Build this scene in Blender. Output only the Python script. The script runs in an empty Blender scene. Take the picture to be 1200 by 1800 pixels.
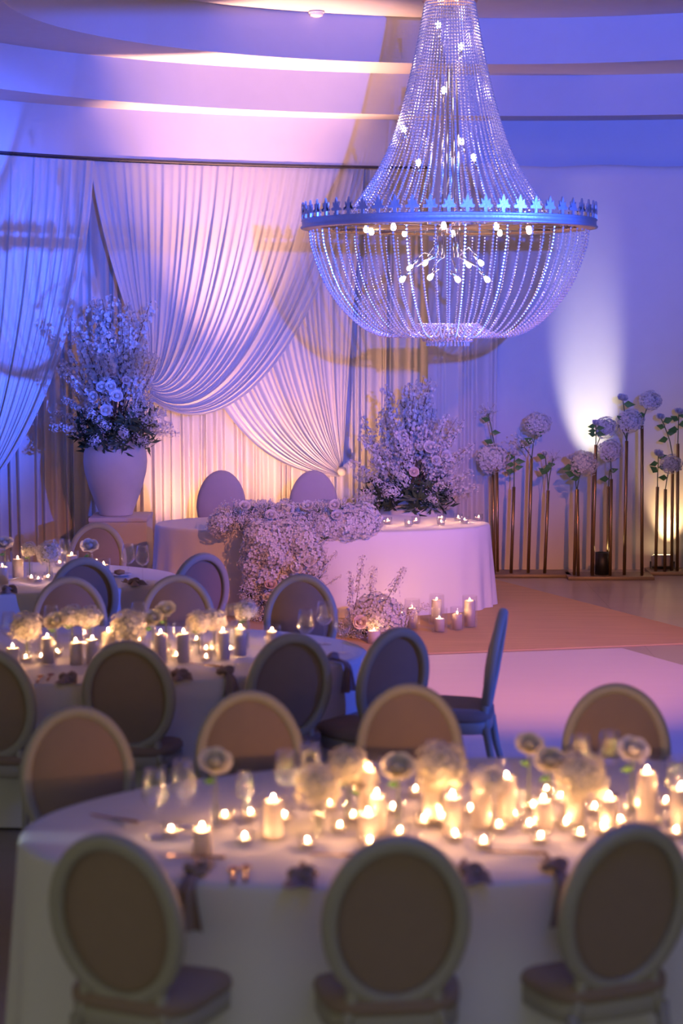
import bpy, bmesh, math, random
from mathutils import Vector, Matrix, Euler
random.seed(7)
PI = math.pi
SC = bpy.context.scene
COL = SC.collection

# ------------------------------------------------------------------ camera
F = 3100.0                     # focal length in pixels of a 1200 x 1800 frame
CAM_H = 2.6
PITCH = math.atan(345.0 / F)
cam_data = bpy.data.cameras.new('camera')
cam = bpy.data.objects.new('camera', cam_data); COL.objects.link(cam)
cam.location = (0, 0, CAM_H)
cam.rotation_euler = (PI / 2 - PITCH, 0, 0)
cam_data.sensor_fit = 'VERTICAL'; cam_data.sensor_height = 36.0; cam_data.sensor_width = 24.0
cam_data.lens = F / 1800 * 36
cam_data.clip_end = 200
cam_data.dof.use_dof = True
cam_data.dof.focus_distance = 15.3
cam_data.dof.aperture_fstop = 1.55
SC.camera = cam

# ------------------------------------------------------------------ view and sampling details
SC.view_settings.view_transform = 'Standard'
SC.view_settings.look = 'None'
SC.view_settings.gamma = 1.0
SC.view_settings.use_curve_mapping = False
SC.view_settings.exposure = 0.0
try:
    SC.cycles.max_bounces = 4; SC.cycles.diffuse_bounces = 2; SC.cycles.glossy_bounces = 2
    SC.cycles.transmission_bounces = 4; SC.cycles.transparent_max_bounces = 16
    SC.cycles.caustics_reflective = False; SC.cycles.caustics_refractive = False
    SC.cycles.sample_clamp_indirect = 3.0
    SC.cycles.use_denoising = True
except Exception:
    pass

# ------------------------------------------------------------------ world: dim dusk entering through the open rear of the hall
W = bpy.data.worlds.new('dusk'); SC.world = W; W.use_nodes = True
W.node_tree.nodes['Background'].inputs[0].default_value = (1.0, 1.0, 0.74, 1)
W.node_tree.nodes['Background'].inputs[1].default_value = 0.42

def aim(o, target):
    d = Vector(target) - o.location
    o.rotation_euler = d.to_track_quat('-Z', 'Y').to_euler()

def spot(name, loc, target, power, color, cone, blend=0.5, radius=0.05):
    l = bpy.data.lights.new(name, 'SPOT'); l.energy = power; l.color = color
    l.spot_size = math.radians(cone); l.spot_blend = blend; l.shadow_soft_size = radius
    o = bpy.data.objects.new(name, l); COL.objects.link(o); o.location = loc; aim(o, target)
    return o
BLUE = (0.035, 0.11, 1.0)
spot('stage_spot_front', (1.5, 1.0, 3.35), (0.5, 18.5, 4.9), 8500, BLUE, 35, 0.7, 0.05)
spot('stage_spot_amber', (2.5, 8.0, 4.1), (0.8, 14.2, 0.0), 1400, (1.0, 0.30, 0.11), 49, 0.75, 0.08)
spot('stage_spot_side', (8.8, 6.4, 3.35), (-4.5, 16.5, 2.7), 24000, BLUE, 17.5, 0.8, 0.06)
spot('stage_spot_side_wash', (8.9, 6.2, 3.35), (-1.0, 13.5, 0.8), 3800, BLUE, 44, 0.8, 0.06)
spot('door_slit_light', (-4.6, 6.6, 1.30), (-0.95, 6.12, 0.77), 160, (0.8, 0.95, 1.0), 2.6, 0.2, 0.01)

# ------------------------------------------------------------------ pixel -> place helpers (surveying the room from the photograph)
_f = Vector((0, math.cos(PITCH), -math.sin(PITCH))); _u = Vector((0, math.sin(PITCH), math.cos(PITCH)))
def ray(px, py):
    return Vector((1, 0, 0)) * (px - 600) + _u * (900 - py) + _f * F
def at(px, py, z):
    d = ray(px, py); return Vector((0, 0, CAM_H)) + d * ((z - CAM_H) / d.z)
def atY(px, py, Y):
    d = ray(px, py); return Vector((0, 0, CAM_H)) + d * (Y / d.y)

# ------------------------------------------------------------------ materials
MATS = {}
def mat(name, color, rough=0.6, metal=0.0, bump=0.0, bscale=60.0, var=0.0, vscale=6.0, spec=0.5, emit=None, sheen=0.0, trans=0.0, coords='Object', stretch=None):
    if name in MATS: return MATS[name]
    m = bpy.data.materials.new(name); m.use_nodes = True; nt = m.node_tree; N = nt.nodes; L = nt.links
    b = N['Principled BSDF']; b.inputs['Base Color'].default_value = (*color, 1)
    b.inputs['Roughness'].default_value = rough; b.inputs['Metallic'].default_value = metal
    b.inputs['Specular IOR Level'].default_value = spec
    if sheen: b.inputs['Sheen Weight'].default_value = sheen
    tc = N.new('ShaderNodeTexCoord'); src = tc.outputs[coords]
    if stretch:
        mp = N.new('ShaderNodeMapping'); mp.inputs['Scale'].default_value = stretch; L.new(src, mp.inputs[0]); src = mp.outputs[0]
    if var:
        n = N.new('ShaderNodeTexNoise'); n.inputs['Scale'].default_value = vscale; n.inputs['Detail'].default_value = 4
        L.new(src, n.inputs['Vector'])
        r = N.new('ShaderNodeMixRGB'); r.blend_type = 'MIX'
        r.inputs[1].default_value = (*[max(0, c * (1 - var)) for c in color], 1)
        r.inputs[2].default_value = (*[min(1, c * (1 + var)) for c in color], 1)
        L.new(n.outputs['Fac'], r.inputs[0]); L.new(r.outputs[0], b.inputs['Base Color'])
    if bump:
        n2 = N.new('ShaderNodeTexNoise'); n2.inputs['Scale'].default_value = bscale; n2.inputs['Detail'].default_value = 3
        L.new(src, n2.inputs['Vector'])
        bp = N.new('ShaderNodeBump'); bp.inputs['Strength'].default_value = bump; bp.inputs['Distance'].default_value = 0.01
        L.new(n2.outputs['Fac'], bp.inputs['Height']); L.new(bp.outputs[0], b.inputs['Normal'])
    if emit:
        b.inputs['Emission Color'].default_value = (*emit[0], 1); b.inputs['Emission Strength'].default_value = emit[1]
    if trans:
        t = N.new('ShaderNodeBsdfTranslucent'); t.inputs[0].default_value = (*color, 1)
        mx = N.new('ShaderNodeMixShader'); mx.inputs[0].default_value = trans
        L.new(b.outputs[0], mx.inputs[1]); L.new(t.outputs[0], mx.inputs[2]); L.new(mx.outputs[0], N['Material Output'].inputs[0])
    MATS[name] = m
    return m

def clear_mat(name, tint, rough, refl, diffuse=0.0, facing=True, gain=0.8):
    """thin clear glass: see-through, with reflections that grow towards the rim"""
    m = bpy.data.materials.new(name); m.use_nodes = True; nt = m.node_tree; N = nt.nodes; L = nt.links
    N.remove(N['Principled BSDF'])
    t = N.new('ShaderNodeBsdfTransparent'); t.inputs[0].default_value = (*tint, 1)
    g = N.new('ShaderNodeBsdfGlossy'); g.inputs['Color'].default_value = (1, 1, 1, 1); g.inputs['Roughness'].default_value = rough
    mx = N.new('ShaderNodeMixShader')
    if facing:
        lw = N.new('ShaderNodeLayerWeight'); lw.inputs[0].default_value = refl; mu = N.new('ShaderNodeMath'); mu.operation = 'MULTIPLY_ADD'; mu.inputs[1].default_value = gain; mu.inputs[2].default_value = 0.02; L.new(lw.outputs['Facing'], mu.inputs[0]); L.new(mu.outputs[0], mx.inputs[0])
    else:
        mx.inputs[0].default_value = refl
    L.new(t.outputs[0], mx.inputs[1]); L.new(g.outputs[0], mx.inputs[2]); out = mx.outputs[0]
    if diffuse:
        d = N.new('ShaderNodeBsdfDiffuse'); d.inputs[0].default_value = (0.9, 0.9, 0.92, 1)
        m2 = N.new('ShaderNodeMixShader'); m2.inputs[0].default_value = diffuse
        L.new(out, m2.inputs[1]); L.new(d.outputs[0], m2.inputs[2]); out = m2.outputs[0]
    L.new(out, N['Material Output'].inputs[0]); MATS[name] = m
    return m

M_WALL = mat('wall_plaster', (0.74, 0.72, 0.70), 0.85, var=0.03)
M_CEIL = mat('ceiling_plaster', (0.76, 0.73, 0.71), 0.9, bump=0.12, bscale=25, var=0.04)
M_RISER = mat('riser_plaster', (0.72, 0.70, 0.72), 0.85, var=0.03)
M_DRAPE = mat('drape_cloth', (0.82, 0.79, 0.76), 0.75, sheen=0.2, trans=0.18)
M_SHEER = mat('sheer_drape_cloth', (0.80, 0.77, 0.75), 0.8, trans=0.22)
M_CLOTH = mat('table_linen', (0.80, 0.78, 0.76), 0.8, sheen=0.15)
M_RUG = mat('sisal_rug', (0.68, 0.47, 0.25), 0.95, bump=0.5, bscale=160, var=0.15, vscale=3, stretch=(0.5, 6, 1))
M_DANCE = mat('dance_floor_vinyl', (0.74, 0.70, 0.70), 0.55, var=0.03, vscale=2, stretch=(0.6, 5, 1))
M_FRAME = mat('chair_paint', (0.41, 0.385, 0.31), 0.55)
M_FABRIC = mat('chair_linen', (0.33, 0.235, 0.175), 0.9, bump=0.25, bscale=300, var=0.06, vscale=14, sheen=0.2)
M_HEADFAB = mat('mauve_chair_fabric', (0.44, 0.38, 0.38), 0.9, bump=0.2, bscale=300, var=0.05, vscale=10, sheen=0.3)
M_VASE = mat('vase_ceramic', (0.66, 0.61, 0.59), 0.8, bump=0.15, bscale=18, var=0.08, vscale=5)
M_VASE2 = mat('vase_cream', (0.74, 0.70, 0.64), 0.7, var=0.04, vscale=5)
M_PED = mat('plinth_paint', (0.66, 0.60, 0.58), 0.7)
M_WHITE = mat('petal_white', (0.84, 0.80, 0.77), 0.7, trans=0.28)
M_CREAM = mat('petal_cream', (0.86, 0.80, 0.62), 0.7, trans=0.28)
M_BLUSH = mat('petal_blush', (0.84, 0.66, 0.58), 0.7, trans=0.28)
M_HYD = mat('hydrangea_petal', (0.80, 0.77, 0.75), 0.75, trans=0.2)
M_CORE = mat('flower_head_core', (0.56, 0.54, 0.46), 0.9)
M_GYP = mat('gypsophila_bud', (0.80, 0.76, 0.74), 0.8)
M_LEAF = mat('leaf_green', (0.06, 0.13, 0.05), 0.5, var=0.35, vscale=12, trans=0.15)
M_LEAFL = mat('rose_leaf_green', (0.10, 0.26, 0.07), 0.45, var=0.25, vscale=12, trans=0.2)
M_LEAFD = mat('olive_leaf_green', (0.045, 0.075, 0.035), 0.55)
M_STEM = mat('stem_green', (0.12, 0.17, 0.07), 0.6)
M_TWIG = mat('twig_brown', (0.16, 0.09, 0.06), 0.7)
M_BRASS = mat('brushed_brass', (0.40, 0.27, 0.13), 0.35, metal=1.0)
M_COPPER = mat('copper_cutlery', (0.55, 0.30, 0.16), 0.25, metal=1.0)
M_BASE = mat('stand_base_bronze', (0.26, 0.20, 0.14), 0.45, metal=0.4)
M_BLACK = mat('black_metal', (0.015, 0.015, 0.015), 0.45)
M_RAIL = mat('dark_rail', (0.03, 0.03, 0.05), 0.5)
M_GREYP = mat('lamp_housing_grey', (0.45, 0.42, 0.38), 0.5)
M_CHMET = mat('chandelier_silver', (0.50, 0.50, 0.54), 0.42, metal=0.55, bump=0.25, bscale=60, var=0.1, vscale=30)
M_CHGOLD = mat('chandelier_gold', (0.70, 0.45, 0.25), 0.5, metal=0.3)
M_CHROME = mat('chandelier_rod', (0.7, 0.7, 0.75), 0.2, metal=1.0)
M_WAX = mat('candle_wax', (0.88, 0.80, 0.74), 0.5, trans=0.35)
M_WICK = mat('wick', (0.02, 0.015, 0.01), 0.9)
M_FLAME = mat('flame', (1.0, 0.7, 0.35), 0.5, emit=((1.0, 0.48, 0.20), 1550.0))
M_BULB = mat('bulb_glow', (1, 0.9, 0.85), 0.3, emit=((1.0, 0.80, 0.74), 22.0))
M_LAMPLENS = mat('lamp_lens', (1, 0.95, 0.8), 0.3, emit=((1.0, 0.85, 0.6), 6.0))
M_LENSW = mat('warm_lamp_lens', (1, 0.8, 0.5), 0.3, emit=((1.0, 0.65, 0.3), 6.0))
M_NAPKIN = mat('taupe_napkin', (0.34, 0.26, 0.235), 0.9, bump=0.2, bscale=200, var=0.08)
M_PLATE = mat('white_porcelain', (0.82, 0.80, 0.78), 0.25)
M_BREAD = mat('bread_crust', (0.55, 0.30, 0.12), 0.8, bump=0.3, bscale=40, var=0.2)
M_PAPER = mat('menu_paper', (0.80, 0.78, 0.74), 0.9)
M_WOOD = mat('table_wood', (0.30, 0.20, 0.12), 0.6, var=0.2)
M_GLASS = clear_mat('clear_glass', (0.99, 0.99, 0.99), 0.04, 0.25)
M_BEAD = mat('crystal_bead', (0.86, 0.84, 0.88), 0.12, metal=0.45, spec=0.9)
M_CYL = clear_mat('candle_glass', (0.995, 0.995, 0.995), 0.05, 0.2, gain=0.28)
M_WATER = clear_mat('vase_water', (0.96, 0.98, 0.96), 0.02, 0.15)

def floor_material():
    m = bpy.data.materials.new('stone_tiles'); m.use_nodes = True; nt = m.node_tree; N = nt.nodes; L = nt.links
    b = N['Principled BSDF']; tc = N.new('ShaderNodeTexCoord')
    br = N.new('ShaderNodeTexBrick'); br.offset = 0; br.inputs['Scale'].default_value = 1.0
    br.inputs['Color1'].default_value = (0.56, 0.48, 0.40, 1); br.inputs['Color2'].default_value = (0.53, 0.455, 0.38, 1)
    br.inputs['Mortar'].default_value = (0.42, 0.35, 0.29, 1)
    br.inputs['Mortar Size'].default_value = 0.004; br.inputs['Brick Width'].default_value = 1.2; br.inputs['Row Height'].default_value = 0.6
    L.new(tc.outputs['Object'], br.inputs['Vector'])
    n = N.new('ShaderNodeTexNoise'); n.inputs['Scale'].default_value = 1.7; n.inputs['Detail'].default_value = 6
    L.new(tc.outputs['Object'], n.inputs['Vector'])
    mx = N.new('ShaderNodeMixRGB'); mx.blend_type = 'MULTIPLY'; mx.inputs[0].default_value = 0.25
    L.new(br.outputs['Color'], mx.inputs[1]); L.new(n.outputs['Fac'], mx.inputs[2]); L.new(mx.outputs[0], b.inputs['Base Color'])
    b.inputs['Roughness'].default_value = 0.28
    MATS['tiles'] = m
    return m
M_TILE = floor_material()

# ------------------------------------------------------------------ mesh helpers
def mk(name, verts, faces, mats, smooth=True, fm=None):
    me = bpy.data.meshes.new(name); me.from_pydata([tuple(v) for v in verts], [], faces)
    for m in (mats if isinstance(mats, (list, tuple)) else [mats]): me.materials.append(m)
    if smooth: me.polygons.foreach_set('use_smooth', [True] * len(me.polygons))
    if fm: me.polygons.foreach_set('material_index', fm)
    me.update(); return me

def ob(name, me, parent=None, loc=(0, 0, 0), rot=(0, 0, 0), scale=1.0):
    o = bpy.data.objects.new(name, me); COL.objects.link(o)
    o.location = loc; o.rotation_euler = rot
    o.scale = (scale,) * 3 if isinstance(scale, (int, float)) else scale
    if parent is not None: o.parent = parent
    return o
def tag(o, label, cat, group=None):
    o['label'] = label; o['category'] = cat
    if group: o['group'] = group
    return o
def thing(name, label, cat, loc=(0, 0, 0), rz=0.0, group=None):
    o = bpy.data.objects.new(name, None); COL.objects.link(o); o.empty_display_size = 0.1
    o.location = loc; o.rotation_euler = (0, 0, rz)
    return tag(o, label, cat, group)
def struct(name, me, **k):
    o = ob(name, me, **k); o['kind'] = 'structure'; return o

class G:
    """geometry collector"""
    def __init__(s): s.v = []; s.f = []; s.m = []
    def add(s, v, f, mi=0):
        n = len(s.v); s.v += [Vector(p) for p in v]; s.f += [tuple(i + n for i in q) for q in f]; s.m += [mi] * len(f); return s
    def box(s, x0, x1, y0, y1, z0, z1, mi=0):
        return s.add([(x0, y0, z0), (x1, y0, z0), (x1, y1, z0), (x0, y1, z0), (x0, y0, z1), (x1, y0, z1), (x1, y1, z1), (x0, y1, z1)],
                     [(3, 2, 1, 0), (4, 5, 6, 7), (0, 1, 5, 4), (1, 2, 6, 5), (2, 3, 7, 6), (3, 0, 4, 7)], mi)
    def tube(s, pts, rad, n=8, mi=0, cap=True):
        pts = [Vector(p) for p in pts]; k = len(pts)
        rads = rad if isinstance(rad, (list, tuple)) else [rad] * k
        V = []; Fc = []; prev = None
        for i, p in enumerate(pts):
            d = (pts[min(i + 1, k - 1)] - pts[max(i - 1, 0)]).normalized()
            if prev is None:
                a = Vector((0, 0, 1)) if abs(d.z) < 0.9 else Vector((1, 0, 0)); e1 = d.cross(a).normalized()
            else:
                e1 = (prev - d * prev.dot(d)).normalized()
            prev = e1; e2 = d.cross(e1)
            for j in range(n):
                t = 2 * PI * j / n; V.append(p + (e1 * math.cos(t) + e2 * math.sin(t)) * rads[i])
        for i in range(k - 1):
            for j in range(n):
                a = i * n + j; b = i * n + (j + 1) % n; Fc.append((a, b, b + n, a + n))
        if cap:
            Fc.append(tuple(range(n - 1, -1, -1))); Fc.append(tuple(range((k - 1) * n, k * n)))
        return s.add(V, Fc, mi)
    def lathe(s, prof, n=24, mi=0, c=(0, 0, 0)):
        V = []; Fc = []
        for (r, z) in prof:
            for j in range(n):
                t = 2 * PI * j / n; V.append((c[0] + r * math.cos(t), c[1] + r * math.sin(t), c[2] + z))
        for i in range(len(prof) - 1):
            for j in range(n):
                a = i * n + j; b = i * n + (j + 1) % n; Fc.append((a, b, b + n, a + n))
        return s.add(V, Fc, mi)
    def ico(s, c, r, mi=0):
        c = Vector(c); return s.add([c + Vector(v) * r for v in ICO_V], ICO_F, mi)
    def octa(s, c, r, mi=0):
        c = Vector(c); return s.add([c + Vector(v) * r for v in ((1,0,0),(-1,0,0),(0,1,0),(0,-1,0),(0,0,1),(0,0,-1))],
                                    [(0,2,4),(2,1,4),(1,3,4),(3,0,4),(2,0,5),(1,2,5),(3,1,5),(0,3,5)], mi)
    def mesh(s, name, mats, smooth=True): return mk(name, s.v, s.f, mats, smooth, s.m)
_t = (1 + 5 ** 0.5) / 2; _n = (1 + _t * _t) ** 0.5
ICO_V = [(a / _n, b / _n, c / _n) for a, b, c in ((-1,_t,0),(1,_t,0),(-1,-_t,0),(1,-_t,0),(0,-1,_t),(0,1,_t),(0,-1,-_t),(0,1,-_t),(_t,0,-1),(_t,0,1),(-_t,0,-1),(-_t,0,1))]
ICO_F = [(0,11,5),(0,5,1),(0,1,7),(0,7,10),(0,10,11),(1,5,9),(5,11,4),(11,10,2),(10,7,6),(7,1,8),(3,9,4),(3,4,2),(3,2,6),(3,6,8),(3,8,9),(4,9,5),(2,4,11),(6,2,10),(8,6,7),(9,8,1)]

def grid_faces(nu, nv, close_u=False):
    f = []
    for j in range(nv - 1):
        for i in range(nu if close_u else nu - 1):
            a = j * nu + i; b = j * nu + (i + 1) % nu; f.append((a, b, b + nu, a + nu))
    return f
def rounded_box(name, sx, sy, sz, r, m, seg=3):
    bm = bmesh.new(); bmesh.ops.create_cube(bm, size=1.0)
    for v in bm.verts: v.co = Vector((v.co.x * sx, v.co.y * sy, v.co.z * sz + sz / 2))
    bmesh.ops.bevel(bm, geom=list(bm.edges), offset=r, segments=seg, profile=0.5, affect='EDGES')
    me = bpy.data.meshes.new(name); bm.to_mesh(me); bm.free(); me.materials.append(m)
    me.polygons.foreach_set('use_smooth', [True] * len(me.polygons)); return me

# ================================================================== THE SETTING
E1 = (1.5, 14.0, 4.1, 3.3); E2 = (1.9, 14.0, 5.6, 4.1); E3 = (1.9, 14.0, 6.8, 4.95)
def ell(E, t, near=1.6, off=0.0):
    c = math.cos(t); s = math.sin(t); b = E[3] + off
    return (E[0] + (E[2] + off) * c, E[1] + (b if s > 0 else b * near) * s)
E3R = (E3[0], E3[1], E3[2] - 0.40, E3[3] - 0.40)     # the riser hangs as a pelmet in front of the drapes
def wall_y(X, off=0.0):
    q = max(0.02, 1 - ((X - E3[0]) / (E3[2] - off)) ** 2); return 14.0 + (E3[3] - off) * math.sqrt(q)
NT = 160
def ring_flat(Ea, Eb, z, name, m):
    V = []; Fc = []
    for j in range(NT):
        t = 2 * PI * j / NT; a = ell(Ea, t); b = ell(Eb, t) if Eb else None
        V.append((*a, z)); V.append((*b, z))
    for j in range(NT):
        a = 2 * j; b = 2 * ((j + 1) % NT); Fc.append((a, b, b + 1, a + 1))
    return mk(name, V, Fc, m, False)
def riser(E, z0, z1, name, m):
    V = []
    for z in (z0, z1):
        for j in range(NT): V.append((*ell(E, 2 * PI * j / NT), z))
    return mk(name, V, grid_faces(NT, 2, True), m, True)

g = G().add([(-6.5, -2.5, 0), (9.8, -2.5, 0), (9.8, 19.6, 0), (-6.5, 19.6, 0)], [(0, 1, 2, 3)])
struct('floor', g.mesh('floor', M_TILE, False))
# tray ceiling that steps up towards the centre in three ovals
g = G(); V = [(*ell(E1, 2 * PI * j / NT), 5.43) for j in range(NT)]
g.add(V, [tuple(range(NT))]); ceil = struct('ceiling', g.mesh('ceiling', M_CEIL, False))
o = ob('soffit', ring_flat(E1, E2, 5.0, 'soffit', M_CEIL), ceil); o = ob('soffit', ring_flat(E2, E3R, 4.6, 'soffit', M_CEIL), ceil)
for E, a, b in ((E1, 5.0, 5.43), (E2, 4.6, 5.0), (E3R, 4.12, 4.6)):
    ob('riser', riser(E, a, b, 'riser', M_RISER), ceil)
# low outer ceiling around the tray
V = []; Fc = []
for j in range(NT):
    t = 2 * PI * j / NT; e = ell(E3R, t); c, s = math.cos(t), math.sin(t)
    k = min((9.8 - 1.65 if c > 0 else 8.15) / max(abs(c), 1e-6), (19.6 - 14.0 if s > 0 else 16.5) / max(abs(s), 1e-6))
    V += [(*e, 4.19), (1.65 + k * c, 14.0 + k * s, 4.19)]
for j in range(NT):
    a = 2 * j; b = 2 * ((j + 1) % NT); Fc.append((a, b, b + 1, a + 1))
ob('outer_soffit', mk('outer_soffit', V, Fc, M_CEIL, False), ceil)
# walls
V = []; xs = [-6.5 + i * 0.25 for i in range(36)]
for z in (0, 4.18):
    for x in xs: V.append((x, wall_y(max(x, -4.6), -0.18), z))
struct('wall_back', mk('wall_back', V, grid_faces(len(xs), 2), M_WALL, True))
xs = [1.25 + i * 0.2 for i in range(44)]; V = []
for (off, z) in ((0, 0), (0, 3.98), (-0.03, 4.04), (0.0, 4.1), (0.25, 4.12), (1.0, 4.12)):
    for x in xs: V.append((x, 18.02 - 0.012 * (x - 2.6) ** 2 + off + (0.02 * math.sin(x * 3.1) if z > 3.8 else 0), z + (0.012 * math.sin(x * 5.3) if z > 3.8 else 0)))
struct('wall_right_rear', mk('wall_right_rear', V, grid_faces(len(xs), 6), M_WALL, True))
g = G().add([(9.8, -2.5, 0), (9.8, 19.6, 0), (9.8, 19.6, 4.6), (9.8, -2.5, 4.6)], [(0, 1, 2, 3)])
struct('wall_right', g.mesh('wall_right', M_WALL, False))
g = G()   # the left wall has a wide open doorway between y = 2 and y = 6.4
for (y0, y1, z0, z1) in ((6.4, 19.6, 0, 4.6), (2.0, 6.4, 2.6, 4.6), (-2.5, 2.0, 0, 4.6)):
    g.add([(-6.5, y0, z0), (-6.5, y1, z0), (-6.5, y1, z1), (-6.5, y0, z1)], [(0, 1, 2, 3)])
struct('wall_left', g.mesh('wall_left', M_WALL, False))

# rugs
def slab(name, pts, z0, z1, m):
    n = len(pts); V = [(x, y, z0) for x, y in pts] + [(x, y, z1) for x, y in pts]
    return mk(name, V, [tuple(range(n, 2 * n))] + [(i, (i + 1) % n, (i + 1) % n + n, i + n) for i in range(n)], m, False)
a = at(763, 1150, 0); b = at(1200, 1133, 0); c = at(872, 1021, 0); d = at(1200, 1106, 0)
df = (b - a); db = (d - c)
tt = ((c.x - a.x) * db.y - (c.y - a.y) * db.x) / (df.x * db.y - df.y * db.x); cor = a + df * tt
lf = a - df * 2.3; top = c - db * 0.12
o = ob('sisal_rug', slab('sisal_rug', [(lf.x, lf.y), (cor.x, cor.y), (top.x, top.y), (lf.x, 16.4)], 0.001, 0.012, M_RUG))
tag(o, 'sand-coloured woven sisal rug spread under the head table', 'rug')
p1 = at(1093, 1141, 0); p2 = at(1200, 1171, 0); q = p2 + (p2 - p1) * 7.0
l1 = a - df * 0.35
o = ob('dance_floor', slab('dance_floor', [(l1.x, l1.y - 0.06), (-0.6, 8.2), (q.x, q.y), (p1.x, p1.y)], 0.001, 0.008, M_DANCE))
tag(o, 'pale smooth dance floor sheet in front of the sisal rug', 'dance floor')

# ================================================================== DRAPES
def px_wall(px, py, off):
    Y = 18.0
    for _ in range(6):
        p = atY(px, py, Y); Y = wall_y(p.x, off)
    return atY(px, py, Y)
def bez(P, t):
    a = 1 - t; return P[0] * a ** 3 + P[1] * 3 * a * a * t + P[2] * 3 * a * t * t + P[3] * t ** 3
def drape(left, right, off, pleats, amp, nu=420, nv=60, tie=0.25, phase=0.0, name='panel', m=None, bias=1.0, belly=0.0):
    L = [px_wall(x, y, off) for x, y in left]; R = [px_wall(x, y, off) for x, y in right]
    rnd = random.Random(int(phase * 100) + 5)
    jit = [rnd.uniform(-0.35, 0.35) for _ in range(64)]
    am = [rnd.uniform(0.55, 1.25) for _ in range(64)]
    V = []
    for j in range(nv):
        t = j / (nv - 1); a = [None] * 2
        for i in range(nu):
            u = i / (nu - 1); ub = u ** bias
            P = [L[k].lerp(R[k], ub) for k in range(4)]
            p = bez(P, t)
            q = u * pleats; k = int(q) % 63; w = q - int(q)
            am_u = am[k] * (1 - w) + am[k + 1] * w; jt = jit[k] * (1 - w) + jit[k + 1] * w
            s = 0.5 + 0.33 * math.sin(2 * PI * (q + jt * (0.4 + 0.6 * t)) + phase) + 0.27 * math.sin(2 * PI * q * 0.43 + 1.7 * jt + 2 * phase)
            aa = amp * am_u * (0.45 + 0.55 * min(1, t * 4)) * (1 - (1 - tie) * max(0, (t - 0.75) / 0.25) ** 1.5)
            y = wall_y(p.x, off) - aa * s * 2 - belly * math.sin(PI * t) * (0.3 + 0.7 * u)
            V.append((p.x, y, p.z))
    return mk(name, V, grid_faces(nu, nv), m or M_DRAPE, True)

# full-length back drape along the oval wall, built as hanging panels
def flat_panel(x0, x1, off, pleats, amp, m, seed, ztop=4.16):
    rnd = random.Random(seed); n = max(40, int(pleats * 16)); V = []
    jit = [rnd.uniform(-0.4, 0.4) for _ in range(int(pleats) + 3)]; am = [rnd.uniform(0.4, 1.3) for _ in range(int(pleats) + 3)]
    zs = [ztop + 0.03, ztop - 0.05, ztop - 0.12, 3.4, 2.6, 1.8, 1.0, 0.5, 0.02]
    for zi, z in enumerate(zs):
        for i in range(n):
            u = i / (n - 1); q = u * pleats; k = int(q); w = q - k
            A = am[k] * (1 - w) + am[k + 1] * w; J = jit[k] * (1 - w) + jit[k + 1] * w
            s = (0.5 + 0.5 * math.sin(2 * PI * (q + J)))
            x = x0 + (x1 - x0) * u + 0.01 * math.sin(q * 2.1 + zi * 0.4)
            V.append((x, wall_y(x, off) - amp * A * s * (0.5 if zi < 3 else 0.8 + 0.05 * zi) * 2, z))
    return mk('panel', V, grid_faces(n, len(zs)), m, True)
bd = thing('backdrop_drape', 'full-length cream drape lining the curved wall behind the swags', 'drape', (0, 17.9, 0))
def ch(name, me, par):
    o = ob(name, me); o.parent = par; o.matrix_parent_inverse = Matrix.Translation(par.location).inverted(); return o
edges = [-4.3, -2.95, -1.75, -0.6, 0.45]
for i in range(4): ch('panel', flat_panel(edges[i], edges[i + 1] + 0.03, 0.10, 13, 0.030, M_DRAPE, 40 + i), bd)
sd = thing('sheer_drape', 'sheer pale drape hanging behind the chandelier, right of the swags', 'drape', (1.0, 18.7, 0))
ch('panel', flat_panel(0.42, 1.24, 0.10, 9, 0.014, M_SHEER, 61), sd)
ch('panel', flat_panel(0.86, 1.58, 1.06, 7, 0.018, M_SHEER, 62, ztop=4.08), sd)

sa = thing('swag_drape', 'wide gathered swag swept down to the left towards the tall vase', 'drape', px_wall(300, 690, 0.3) * 1.0)
ch('swag_panel', drape([(158, 283), (178, 430), (235, 590), (268, 655)], [(622, 297), (575, 570), (410, 815), (262, 700)], 0.36, 34, 0.019, nu=700, nv=80, tie=0.5, phase=0.3, belly=0.12), sa)
sb = thing('swag_drape', 'gathered swag swept down to the right to a tie above the head chairs', 'drape', px_wall(598, 832, 0.2) * 1.0)
ch('swag_panel', drape([(270, 292), (320, 690), (430, 830), (596, 838)], [(640, 296), (625, 480), (610, 680), (602, 820)], 0.24, 27, 0.016, nu=560, nv=80, tie=0.4, phase=1.3, belly=0.05), sb)
k = px_wall(601, 828, 0.30)
gk = G(); gk.lathe([(0.0, -0.05), (0.035, -0.04), (0.05, 0.0), (0.035, 0.035), (0.0, 0.05)], 12); me = gk.mesh('tieback', M_DRAPE)
ch('tieback', me, sb).location = k
sc_ = thing('side_drape', 'heavy pleated drape swept to the left edge, strongly lit in blue', 'drape', px_wall(0, 850, 0.35) * 1.0)
ch('swag_panel', drape([(-120, 262), (-110, 480), (-80, 700), (-60, 850)], [(166, 283), (152, 560), (75, 765), (-40, 880)], 0.40, 21, 0.026, nu=480, nv=70, tie=0.5, phase=2.1, belly=0.04), sc_)
for o in (sa, sb, sc_): o.location.z = 0.0
for par in (sa, sb, sc_):
    for c_ in par.children: c_.matrix_parent_inverse = Matrix.Translation(par.location).inverted()
gt = G(); gt.tube([(x, wall_y(x, 0.395), 4.118) for x in [-4.4 + i * 0.1 for i in range(61)]], 0.016, 6)
tag(ob('curtain_track', gt.mesh('curtain_track', M_RAIL)), 'thin dark curtain track along the top of the drapes', 'curtain track')

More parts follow.
